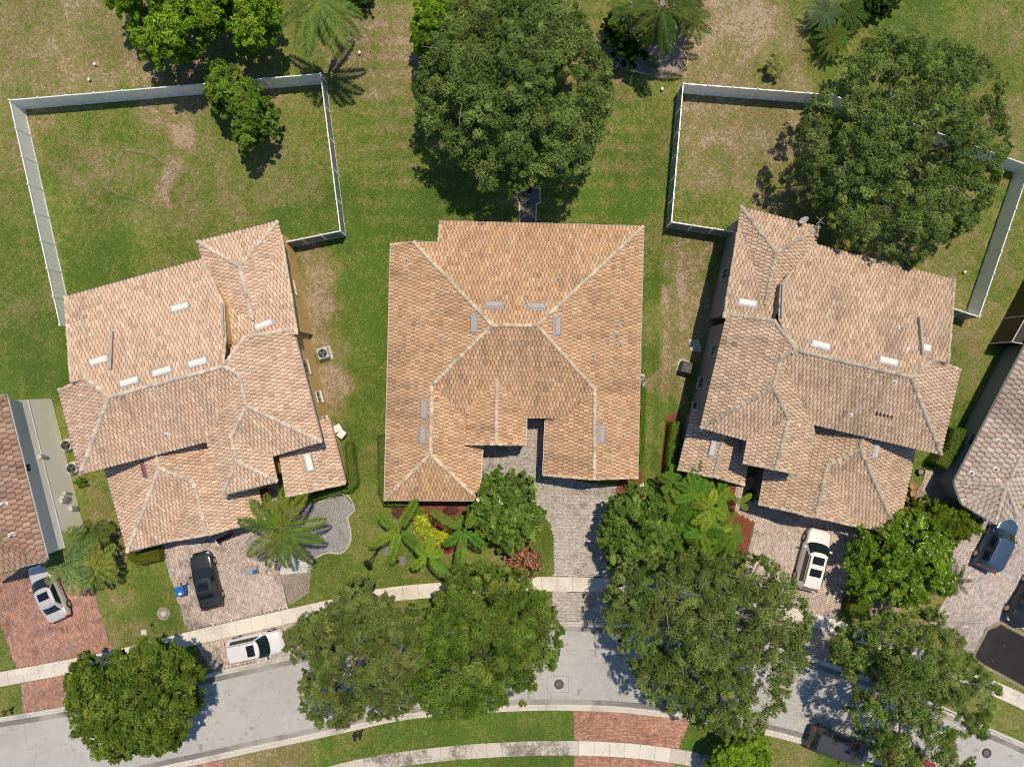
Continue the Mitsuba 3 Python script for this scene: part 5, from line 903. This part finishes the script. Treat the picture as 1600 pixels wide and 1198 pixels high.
for i, (x, y, z, e, rc, lab) in enumerate(((106,884,2.8,15,2.4,'grey green clumping palm nearest the silver sedan'), (150,882,2.4,13,2.0,'yellowish clumping palm on the right of the pair by the silver sedan'), (118,852,2.6,10,1.7,'clumping palm close to the tall pale wall'), (150,838,2.0,10,1.5,'dark clumping palm behind the pair, on the dry grass'))):
    palm(lab, x, y, z, [], 80 + i, ((.20,.29,.10), (.22,.30,.065), (.18,.26,.07), (.10,.16,.04))[i], .04, -.4, 15, .66, .13, e, rc, 'clumping_palm', 'palm', arch=.2, stems=5)
for i, (x, y, lab) in enumerate(((1290,22,'spiky blue green cycad, left of three at the top edge'), (1330,22,'spiky cycad, right of three at the top edge'), (1303,60,'spiky yellow green cycad, lowest of three at the top edge'))):
    palm(lab, x, y, 1.3, [], 90 + i, ((.10,.18,.075), (.07,.13,.03), (.10,.18,.03))[i], .14, -.25, 22, .26, .07, 24, 1.75, 'cycad', 'cycad', arch=.3)
palm('small dark palm beside the pinkish driveway, right of the white-flowering tree', 1492, 905, 1.8, [], 94, (.05,.085,.025), .08, -.4, 26, .30, .04, 13, 1.5, 'palm_tree', 'palm', arch=.25)
palm('blue grey grass tuft below the dark shrub right of the centre oak', 1021, 100, .7, [], 95, (.15,.19,.10), .05, -.3, 16, .14, .025, 20, .85, 'grass_tuft', 'grass clump', arch=.3)

for i, (x, y, z, e, rc, lab) in enumerate(((985,18,3.2,12,2.2,'bushy green palm clump at the top edge, nearest the large centre oak'), (1078,28,3.0,11,2.0,'bushy green palm clump at the top edge beside the bare patch'), (1018,48,2.6,9,1.5,'low green palm clump between the dark shrub and the tan hose'))):
    palm(lab, x, y, z, [], 100 + i, ((.12,.20,.04), (.09,.17,.045), (.14,.23,.04))[i], .05, -.5, 22, .55, .09, e, rc, 'clumping_palm', 'palm', arch=.22, stems=4)
for i, (x, y, z, e, rc, lab) in enumerate(((1052,756,2.2,9,1.5,'low feathery palm at the upper left of the group by the L-shaped hedge'), (1120,765,2.6,10,1.7,'feathery palm close to the low roof gable of the taupe house'), (1070,822,2.4,10,1.8,'green feathery palm low in the group, touching the glossy tree'), (1122,818,2.8,10,1.7,'light green feathery palm in the middle of the group'))):
    palm(lab, x, y, z, [], 110 + i, ((.12,.25,.035), (.14,.28,.035), (.10,.23,.03), (.16,.30,.04))[i], .05, -.5, 20, .52, .09, e, rc, 'clumping_palm', 'palm', arch=.22, stems=4)
shrub('shrub', 'low mixed green planting at the lower edge of the feathery palms', [(1040,838),(1070,842),(1105,852),(1140,850),(1160,858),(1150,878),(1110,884),(1070,870),(1045,856)], .9, MAGN, 121, .32, 170, (.17, .07))
shrub('shrub', 'low green plants along the red mulch below the left wing gutter', [(640,792),(652,790),(668,800),(662,806),(648,802)], .5, HEDGE, 122, .2, 110, (.14, .06))
shrub('shrub', 'low green plants in the mulch between the two right-hand stars', [(704,806),(722,802),(738,812),(736,836),(718,842),(706,826)], .6, MAGN, 123, .24, 120, (.16, .06))

# fallen leaves on the ground below and beside the trees
def litter(n, seed):
    r = np.random.default_rng(seed); q = []
    for cx, cy, rad, m in ((800,140,190,420),(1405,235,210,420),(210,1095,130,260),(555,1020,150,300),(750,1005,150,320),(1105,1010,190,460),(1425,1065,160,380),(265,60,130,200),(1405,870,110,260),(788,800,80,160),(990,830,90,220),(600,640,60,60),(1270,900,60,120)):
        a, d = r.uniform(0, 2*np.pi, m), np.sqrt(r.random(m)) * rad; q.append(np.c_[cx + d*np.cos(a), cy + d*np.sin(a)])
    q = np.vstack(q); roofs_ = unary_union([g.buffer(.1) for h in HOUSE.values() for g in h['plan'].values()]); shapely.prepare(roofs_)
    xy = np.array([W2(*p) for p in q]); ok = ~shapely.contains_xy(roofs_, xy[:, 0], xy[:, 1]); xy = xy[ok]; onroad = shapely.contains_xy(road_pg, xy[:, 0], xy[:, 1]); n = len(xy)
    P = np.c_[xy, np.where(onroad, -.095, .06)]; N = unit(r.normal(0, .35, (n, 3)) + [0, 0, 1]); pal = np.array([(.20,.12,.05),(.30,.21,.09),(.11,.075,.04),(.36,.28,.12)])
    m, c = leaf_cards(P, N, r.uniform(.07, .16, n), r.uniform(.04, .08, n), r, pal[r.integers(0, 4, n)]); k = add('leaf_litter', m, 'petal', color=c); tag(k, 'scattered brown fallen leaves on grass, drives and road', 'fallen leaves', kind='stuff')
litter(0, 9)
# ------------------------------------------------------------------ vehicles
def grid_mesh(G):
    a, b = G.shape[:2]; i, j = np.meshgrid(np.arange(a-1), np.arange(b-1), indexing='ij'); q = (i*b + j).ravel()
    return trimesh.Trimesh(G.reshape(-1, 3), np.vstack([np.c_[q, q+b, q+b+1], np.c_[q, q+b+1, q+1]]), process=False)
def car(label, mat, px, py, front_px, kind='suv', L=4.7, Wd=1.86, sunroofs=0, rails=True, zref=1.1, rims='rim', ribs=False):
    key = thing('parked_car', label, 'car', 'parked cars'); c = W(px, py, zref); f = W(*front_px, zref) - c; ang = math.atan2(f[1], f[0]); h, w = L/2, Wd/2
    suv = kind == 'suv'; belt = 1.06 if suv else .93; hood = 1.02 if suv else .88; roofz = 1.70 if suv else 1.44
    put = lambda m: place(m, c[0], c[1], 0, ang)
    xs = np.array([-h, -h+.04, -h+.14, -h+.4, -h+.9, -.6, .2, h-1.35, h-1.05, h-.6, h-.25, h-.08, h]); N = len(xs)
    hw = w * np.array([.74, .86, .93, .98, 1, 1, 1, 1, .99, .965, .90, .80, .62])
    tr = belt if suv else .98
    zt = np.array([tr-.24, tr-.10, tr-.03, tr, tr, belt, belt, belt-.02, hood, hood-.03, hood-.13, hood-.25, hood-.36]); zb = np.array([.42, .34, .30, .27, .24, .22, .22, .22, .24, .26, .28, .32, .38])
    prof = np.array([(-.80,0),(-.96,.10),(-1,.34),(-.995,.62),(-.955,.86),(-.88,.955),(-.70,1.0),(-.35,1.022),(0,1.03),(.35,1.022),(.70,1.0),(.88,.955),(.955,.86),(.995,.62),(1,.34),(.96,.10),(.80,0)])
    G = np.stack([np.c_[np.full(len(prof), xs[i]), prof[:, 0]*hw[i], zb[i] + prof[:, 1]*(zt[i]-zb[i])] for i in range(N)])
    body = grid_mesh(G); ends = []
    for i, s in ((0, 1), (N-1, -1)):
        v = np.vstack([G[i], G[i].mean(0)]); n = len(prof); ends.append(trimesh.Trimesh(v, [[n, j, j+1] if s > 0 else [n, j+1, j] for j in range(n-1)], process=False))
    bottom = grid_mesh(np.stack([G[:, 0], G[:, -1]], 1)[:, ::-1]); add('body', put(cat([body] + ends + [bottom])), mat, key, smooth=32)
    # cabin
    xf, rf = (h-1.10, h-1.85) if suv else (h-1.30, h-2.10); xr, rr = (-h+.14, -h+.42) if suv else (-h+.72, -h+1.42); wb, wr = w*.93, w*.735
    def side(t, x0, x1): return x0 + (x1 - x0)*t
    def ring(t, grow=0.0, n=9):
        """Outline of the cabin at the fraction t from belt to roof."""
        z = belt - .03 + (roofz - .05 - belt + .03)*t; ww = wb + (wr - wb)*(t**.85) + grow; fx = xf + (rf - xf)*t + grow; rx = xr + (rr - xr)*(t**1.4) - grow
        y = np.linspace(-ww, ww, n); fr = np.c_[fx + .12*(1-(y/ww)**2) - .10*(np.abs(y/ww)**6), y, np.full(n, z)]
        xs_ = np.linspace(fx - .10, rx + .06, 9)[1:-1]; sd = np.c_[xs_, ww*(1 - .05*((xs_ - (fx+rx)/2)/((fx-rx)/2))**4), np.full(7, z)]
        re = np.c_[rx - .05*(1-(y[::-1]/ww)**2) + .06*(np.abs(y[::-1]/ww)**6), y[::-1], np.full(n, z)]
        return np.vstack([fr, sd, re, sd[::-1]*[1, -1, 1]])
    R = np.stack([ring(t) for t in (0, .33, .66, .92)] + [ring(1.0)*[.985, .97, 1] + [0, 0, .012]]); R = np.concatenate([R, R[:, :1]], 1); cab = grid_mesh(R); cab.invert()
    top = R[-1, :-1]; ctr = top.mean(0); lay = [top] + [np.c_[ctr[:2] + (top[:, :2]-ctr[:2])*s, np.full(len(top), top[0, 2] + d)] for s, d in ((.93, .018), (.80, .032), (.55, .042), (.25, .047))]
    Rt = np.stack(lay); Rt = np.concatenate([Rt, Rt[:, :1]], 1); rt = grid_mesh(Rt); rt.invert(); v = np.vstack([lay[-1], np.r_[ctr[:2], top[0, 2] + .048]]); nn = len(top); fan = trimesh.Trimesh(v, [[nn, j, (j+1) % nn] for j in range(nn)], process=False)
    if fan.face_normals[:, 2].mean() < 0: fan.invert()
    add('pillars', put(cab), mat, key, smooth=40); add('roof', put(cat([rt, fan])), mat, key, smooth=40)
    def glass(i0, i1, t0, t1, grow=.010):
        rows = [ring(t, grow) for t in np.linspace(t0, t1, 4)]; rows = [np.vstack([q, q[:1]])[i0:i1+1] for q in rows]; m = grid_mesh(np.stack(rows)); m.invert(); return m
    add('windshield', put(glass(0, 8, .06, .95)), 'car_glass', key, smooth=True); add('rear_window', put(glass(17, 23, .16 if suv else .08, .88)), 'car_glass', key, smooth=True)
    for a_, b_ in ((9, 12), (12, 15)): add('side_window', put(glass(a_, b_, .10, .86)), 'car_glass', key, smooth=True)
    for a_, b_ in ((25, 28), (28, 31)): add('side_window', put(glass(a_, b_, .10, .86)), 'car_glass', key, smooth=True)
    zr = roofz - .05 + .012
    for i in range(sunroofs): add('sunroof', put(rbox(.62, wr*1.30, .05, .02, (rf - .50 - .98*i, 0, zr + .030))), 'sunroof_glass', key)
    if ribs:
        for y in (-.42, -.14, .14, .42): rl = (rf - .50 - .98*(sunroofs - 1) - .42 if sunroofs else rf - .2) - rr - .25; add('roof_rib', put(rbox(rl, .035, .03, .012, (rr + .15 + rl/2, y*w/.93, zr + .040))), mat, key)
    if rails and suv:
        for s in (-1, 1): add('roof_rail', put(cat([tube([(rf - .15, s*wr*.93, zr + .03), (rf - .35, s*wr*.95, zr + .075), (rr + .35, s*wr*.95, zr + .075), (rr + .15, s*wr*.93, zr + .03)], .022, 6)])), 'dark_metal' if mat != 'paint_ink' else 'steel', key)
    for s in (-1, 1):
        add('headlight', put(rbox(.34, .30, .13, .05, (h - .25, s*w*.70, hood - .27), -s*.35)), 'lamp_clear', key)
        add('taillight', put(rbox(.16, .30, .22, .05, (-h + .10, s*w*.76, tr - .17), s*.25)), 'lamp_red', key)
        add('mirror', put(rbox(.16, .22, .15, .05, (xf - .42, s*(w + .09), belt + .05))), mat, key)
    for x in (h - .92, -h + .88):
        for s in (-1, 1):
            r_ = .36 if suv else .33; cyl = trimesh.creation.cylinder(r_, .24, sections=28); cyl.apply_transform(trimesh.transformations.rotation_matrix(math.pi/2, (1, 0, 0))); cyl.apply_translation((x, s*(w - .105), r_))
            k = add('wheel', put(cyl), 'rubber', key, smooth=40); q = trimesh.creation.cylinder(r_*.66, .02, sections=20); q.apply_transform(trimesh.transformations.rotation_matrix(math.pi/2, (1, 0, 0))); q.apply_translation((x, s*(w + .02), r_)); add('rim', put(q), rims, k)
    add('bumper', put(rbox(.10, Wd*.70, .12, .04, (h - .02, 0, .42))), 'black_metal', key); add('bumper', put(rbox(.10, Wd*.76, .12, .04, (-h + .01, 0, .48))), 'black_metal', key)
    add('grille', put(rbox(.05, Wd*.42, .14, .02, (h - .035, 0, .60))), 'black_metal', key)
car('silver sedan under the clumping palms on the red brick driveway', 'paint_silver', 70, 927, (53, 888), 'sedan', 4.85, 1.84, 1)
car('black sedan with a roof window on the tan driveway', 'paint_black', 318, 909, (308, 868), 'sedan', 4.6, 1.83, 1)
car('white car with black roof rails parked on the apron across the sidewalk, left', 'paint_pearl', 396, 1012.5, (440, 1003), 'suv', 4.65, 1.90, 1, ribs=True)
car('white car with two dark roof windows on the right tan driveway', 'paint_white', 1273.5, 876, (1283, 838), 'suv', 4.95, 1.95, 2, ribs=True)
car('blue car in front of the faceted bay, at the right edge', 'paint_blue', 1563, 851, (1583, 812), 'suv', 4.55, 1.86, 0)
car('dark grey car parked by the kerb at the bottom, right of centre', 'paint_dark', 1313, 1169, (1354, 1184), 'suv', 4.95, 1.95, 0, ribs=True)
car('red car mostly hidden under the loose oak at the bottom edge', 'paint_red', 1432, 1203, (1471, 1222), 'sedan', 4.6, 1.82, 0)
car('black car half out of the frame at the right edge', 'paint_ink', 1613, 940, (1594, 972), 'suv', 4.6, 1.86, 0)

# ------------------------------------------------------------------ small things
def ac(label, px, py, rz, dark=False, s=.78, h=.82):
    k = thing('air_conditioner', label, 'air conditioner'); c = W(px, py, h); b = 'ac_dark' if dark else 'ac_grey'
    e_ = .06 if dark else .28; add('pad', place(box(s + e_, s + e_, .08, (-.12 if dark else 0, .12 if dark else 0, .04)), c[0], c[1], 0, rz), 'pad_concrete', k)
    add('casing', place(cat([rbox(s, s, h - .08, .05, (0, 0, .08 + (h-.08)/2))] + [box(s + .012, .012, .02, (0, 0, .16 + i*.07)) for i in range(9)]), c[0], c[1], 0, rz), b, k)
    rg = [lift(trimesh.creation.annulus(r_, r_ + .016, .014), h + .018) for r_ in (.08, .15, .22, .29, .345)]; add('grille', place(cat(rg), c[0], c[1]), 'dark_metal' if not dark else 'black_metal', k)
    add('fan_well', place(trimesh.creation.cylinder(.345, .01, sections=28), c[0], c[1], h + .004), 'black_metal', k)
    bl = []
    for i in range(3):
        a = i*2*math.pi/3 + rz; bl.append(trimesh.Trimesh(np.array([[.04*math.cos(a+1), .04*math.sin(a+1), 0], [.31*math.cos(a), .31*math.sin(a), .008], [.31*math.cos(a+.8), .31*math.sin(a+.8), .0], [.06*math.cos(a+2), .06*math.sin(a+2), 0]]), [[0, 1, 2], [0, 2, 3]], process=False))
    bl.append(trimesh.creation.cylinder(.07, .012, sections=12)); add('fan', place(cat(bl), c[0], c[1], h + .0125), 'fan_blade' if not dark else 'dark_metal', k)
ac('grey air conditioner on a pad beside the ochre side wall', 504, 552, .3, s=.85)
ac('grey air conditioner nearest the tall pale wall, upper of two', 102.5, 695.5, .25)
ac('grey air conditioner by the tall pale wall, lower of two', 111.5, 731.5, .25)
ac('small grey air conditioner half under the right eave of the single-storey house', 1000.5, 593.5, 0, s=.7)
ac('black air conditioner on a pad beside the taupe wall', 1074, 574, -.25, True, s=.92, h=.95)
for i, (x, y, rz, lab) in enumerate(((527, 669, .5, 'white domed storage bin behind the low roof of the ochre house, upper of two'), (533.5, 678, .9, 'white domed storage bin behind the low roof of the ochre house, lower of two'))):
    k = thing('storage_bin', lab, 'bin'); c = W(x, y, .7); add('tub', place(rbox(.62, .52, .62, .06, (0, 0, .33)), c[0], c[1], 0, rz), 'plastic_grey', k); add('lid', place(rbox(.68, .58, .14, .065, (0, 0, .70)), c[0], c[1], 0, rz), 'plastic_white', k)
k = thing('recycling_bin', 'blue recycling bin with a white lid label beside the black sedan', 'bin'); c = W(281, 923, .9)
tb = m3.Manifold.hull_points(np.array([[sx*(.24 + .07*t), sy*(.27 + .08*t), .06 + .9*t] for t in (0, 1) for sx in (-1, 1) for sy in (-1, 1)])).to_mesh()
add('tub', place(trimesh.Trimesh(tb.vert_properties[:, :3], tb.tri_verts), c[0], c[1], 0, .25), 'plastic_blue', k); add('lid', place(rbox(.70, .78, .07, .03, (0, 0, 1.0)), c[0], c[1], 0, .25), 'plastic_blue', k); add('lid_label', place(box(.26, .20, .006, (.02, -.2, 1.04)), c[0], c[1], 0, .25), 'plastic_white', k)
for s in (-1, 1):
    q = trimesh.creation.cylinder(.11, .05, sections=16); q.apply_transform(trimesh.transformations.rotation_matrix(math.pi/2, (0, 1, 0))); add('wheel', place(q, c[0] + s*.27, c[1] + .36, .11), 'rubber', k)
# scooter by the garage
k = thing('motor_scooter', 'dark motor scooter with red trim leaning at the garage of the ochre house', 'scooter'); a, b = W(336, 848, .6), W(362, 834, .6); an = math.atan2(*(b - a)[:2][::-1]); c = (a + b)/2; L = np.linalg.norm((b - a)[:2])
put = lambda m: place(m, c[0], c[1], 0, an)
for x in (-L/2 + .25, L/2 - .25):
    q = trimesh.creation.torus(.20, .06, 20, 8); q.apply_transform(trimesh.transformations.rotation_matrix(math.pi/2, (1, 0, 0))); add('wheel', put(place(q, x, 0, .26)), 'rubber', k)
add('body', put(cat([rbox(.75, .30, .32, .12, (.28, 0, .55)), rbox(.55, .30, .10, .04, (-.15, 0, .34)), rbox(.16, .36, .62, .06, (-.48, 0, .62))])), 'black_metal', k); add('seat', put(rbox(.62, .26, .12, .05, (.26, 0, .78))), 'rubber', k); add('handlebar', put(cat([bar((-.48, 0, .8), (-.42, 0, 1.05), .03), bar((-.42, -.34, 1.05), (-.42, .34, 1.05), .018)])), 'steel', k); add('rear_panel', put(rbox(.34, .34, .16, .06, (.62, 0, .60))), 'plastic_red', k)
k = thing('garden_cart', 'flat grey folding cart with a blue bag lying on the tan driveway', 'cart'); c = W(392, 891, .25); put = lambda m: place(m, c[0], c[1], 0, .18)
add('tray', put(box(1.0, .58, .02, (0, 0, .22))), 'lead_grey', k); add('frame', put(cat([bar((-.52, s*.3, .23), (.52, s*.3, .23), .018) for s in (-1, 1)] + [bar((s*.52, -.3, .23), (s*.52, .3, .23), .018) for s in (-1, 1)] + [bar((sx*.48, sy*.28, 0), (sx*.48, sy*.28, .23), .015) for sx in (-1, 1) for sy in (-1, 1)])), 'steel', k); add('handle', put(cat([bar((.52, -.2, .23), (.66, -.2, .75), .015), bar((.52, .2, .23), (.66, .2, .75), .015), bar((.66, -.2, .75), (.66, .2, .75), .02)])), 'wood_brown', k)
one('blue_bag', place(rbox(.30, .28, .26, .10), *(W(397.5, 892.5, .36)[:2]), .36, .5), 'plastic_blue', 'small blue bag on the flat grey cart', 'bag')
# lamp post
k = thing('lamp_post', 'black lamp post with a round head on the lawn left of the star-shaped palms', 'street lamp'); b = W(593, 856, 0)
add('pole', cat([tube([b, b + [0, 0, .5], b + [0, 0, .55], b + [0, 0, 4.6]], [.11, .10, .062, .05], 12)]), 'black_metal', k, smooth=35)
rv = trimesh.creation.revolve(np.array([(.0, 0), (.09, .02), (.20, .22), (.27, .42), (.24, .46), (.16, .56), (.05, .64), (0, .72)]), sections=20); add('lantern', place(rv, b[0], b[1], 4.55), 'black_metal', k, smooth=35)
# mailboxes
def mailbox(label, px, py, rz, double=False, mat='black_metal'):
    k = thing('mailbox', label, 'mailbox'); c = W(px, py, 1.15); put = lambda m: place(m, c[0], c[1], 0, rz)
    xs = (-.22, .22) if double else (0,)
    for x in xs:
        p = [(-.10, 0), (-.10, .12)] + [(.10*math.cos(t), .12 + .10*math.sin(t)) for t in np.linspace(math.pi, 0, 9)] + [(.10, 0)]; m = trimesh.creation.extrude_polygon(Polygon(p).buffer(0), .48, engine='earcut'); m.apply_transform(trimesh.transformations.rotation_matrix(math.pi/2, (1, 0, 0))); m.apply_translation((x, .24, 1.06)); bx = add('box', put(m), mat, k); add('flag', put(box(.015, .05, .16, (x + .11, .02, 1.24))), 'plastic_red', bx)
        add('post', put(rbox(.10, .10, 1.05, .02, (x, 0, .53))), mat, k)
    if double: add('crossbar', put(box(.62, .09, .06, (0, 0, 1.03))), mat, k)
mailbox('twin black mailboxes on posts in the verge at the bottom, left of centre', 557.5, 1151, .25, True)
mailbox('dark brown mailbox at the kerb, at the left edge', 6, 1114, .2, False, 'wood_brown')
# covers, lids, pipes
def manhole(label, px, py, z=-.116):
    k = thing('manhole_cover', label, 'manhole cover'); c = W(px, py); d = [lift(trimesh.creation.cylinder(.30, .012, sections=32), 0)] + [lift(trimesh.creation.annulus(r_, r_ + .03, .012), .008) for r_ in (.05, .13, .21)]; add('lid', place(cat(d[:1]), c[0], c[1], z + .006), 'black_metal', k); add('lid_rings', place(cat(d[1:]), c[0], c[1], z + .008), 'lead_grey', k); add('ring', place(trimesh.creation.annulus(.31, .39, .016, sections=32), c[0], c[1], z + .006), 'dark_metal', k)
manhole('round dark manhole cover in the middle of the road', 873.5, 1069.5); manhole('round dark manhole cover in the road at lower right', 1543, 1177)
c = W(872, 1069); sq = [box(w_, h_, .006, (x_, y_, 0)) for w_, h_, x_, y_ in ((1.7, .02, 0, .65), (1.7, .02, 0, -.65), (.02, 1.3, .85, 0), (.02, 1.3, -.85, 0))]; k = add('road_patch', place(cat(sq), c[0], c[1], -.117), 'plastic_grey'); tag(k, 'square saw-cut outline around the manhole cover in mid road', 'road cut', kind='structure')
for x, y, w_, h_, lab in ((604.5, 860, .62, .50, 'grey utility box lid in the lawn, left of three'), (629.5, 875, .46, .50, 'grey utility box lid in the lawn, right of three'), (225, 987.5, .42, .42, 'pale square meter lid in the verge by the tan driveway'), (683, 839, .3, .3, 'small grey valve lid at the tip of the red mulch')):
    c = W(x, y); k = thing('utility_lid', lab, 'utility lid'); add('lid', rbox(w_, h_, .08, .02, (c[0], c[1], .02), .15), 'plastic_grey' if x > 300 else 'walk_concrete', k); add('frame', cat([box(w_ + .08, .04, .05, (c[0], c[1] + s*(h_/2 + .02), .01)) for s in (-1, 1)]), 'lead_grey', k)
c = W(620.5, 877); one('valve_cover', place(trimesh.creation.cylinder(.16, .1, sections=20), c[0], c[1], .03), 'rubber', 'round black valve cover between the two grey lids', 'valve cover')
c = W(255.5, 958); k = thing('ground_drain', 'round grey drain lid in a bare brown ring by the tan driveway', 'drain lid'); add('lid', place(trimesh.creation.cylinder(.22, .06, sections=24), c[0], c[1], .03), 'ac_grey', k); add('ring', place(trimesh.creation.annulus(.23, .55, .02, sections=28), c[0], c[1], .008), 'brown_gravel', k)
for x, y, lab in ((149, 101, 'white pipe stub in the dry grass above the left fence'), (140, 125, 'grey pipe stub just above the left fence'), (562, 83, 'white pipe stub in the palm shadow at upper left'), (1034.5, 139.5, 'white pipe stub left of the right fence corner'), (964, 102, 'white stone beside the large centre oak'), (1507, 425, 'white pipe stub inside the fence right of the sand roof'), (238, 975, 'dark pipe stub in the verge by the tan driveway'), (720, 845, 'pale stone pot by the right star-shaped palm')):
    c = W(x, y, .15); k = thing('pipe_stub', lab, 'pipe stub'); add('pipe', place(trimesh.creation.cylinder(.09, .26, sections=14), c[0], c[1], .13), 'pipe_white' if 'dark' not in lab and 'grey' not in lab else 'lead_grey', k); add('cap', place(trimesh.creation.cylinder(.115, .06, sections=14), c[0], c[1], .27), 'pipe_white' if 'dark' not in lab else 'black_metal', k)
hl_ = smooth_line([(1049, 60), (1055, 72), (1064, 80), (1072, 89), (1074, 97), (1071, 105), (1064, 111)], .15); one('garden_hose', tube(np.c_[hl_, np.full(len(hl_), .06)], .05, 6), 'trim_cream', 'tan hose curving round the bare bed right of the centre oak', 'hose', smooth=True)
fr_ = [np.array([W(x, y, z) for x, y, z in q]) for q in ([(191.5,230,.05),(192,230,.5),(214,234,.55),(237.6,240.5,.5),(253.4,253.3,.45),(279,263,.5),(247.7,287.6,.1)], [(191.5,230,.5),(182,252,.45),(174.6,274,.45),(161,292,.5),(176,299,.5),(191.5,305.6,.45),(220.7,313.5,.4),(243,330,.05)], [(161,292,.5),(161,292,.02)], [(236,270,.35),(243,281,.35)], [(196,262,.4),(207,283,.05)])]
one('goal_frame', cat([tube(q, .014, 5) for q in fr_]), 'lead_grey', 'collapsed thin grey play frame on the lawn inside the left fence', 'play frame')
for x, y, lab in ((1426, 759, 'round tan pot by the paver strip behind the taupe house garage, upper of two'), (1427, 771, 'round tan pot by the paver strip beside the taupe house garage, lower of two'), (1439, 737, 'dark round pot on the grass strip right of the taupe house garage')):
    c = W(x, y, .3); k = thing('planter_pot', lab, 'pot'); rv = trimesh.creation.revolve(np.array([(0, 0), (.17, 0), (.26, .34), (.29, .38), (.24, .38), (.22, .30), (0, .30)]), sections=20); add('pot', place(rv, c[0], c[1]), 'orange_tile' if 'tan' in lab else 'rubber', k); add('soil', place(trimesh.creation.cylinder(.215, .02, sections=16), c[0], c[1], .315), 'brown_gravel', k)
driveway([(1440,757),(1447,733),(1467,735),(1456,752),(1443,769)], .5, TAN, 9, 'short tan paver strip beside the taupe house garage', name='path', catname='path', stain=.3)

m = grass(7, 200000); k = add('grass', m, 'grass_blades'); tag(k, 'short mown grass blades over the lawns', 'grass', kind='stuff')
for h_ in ('lawn', 'ground'): pass
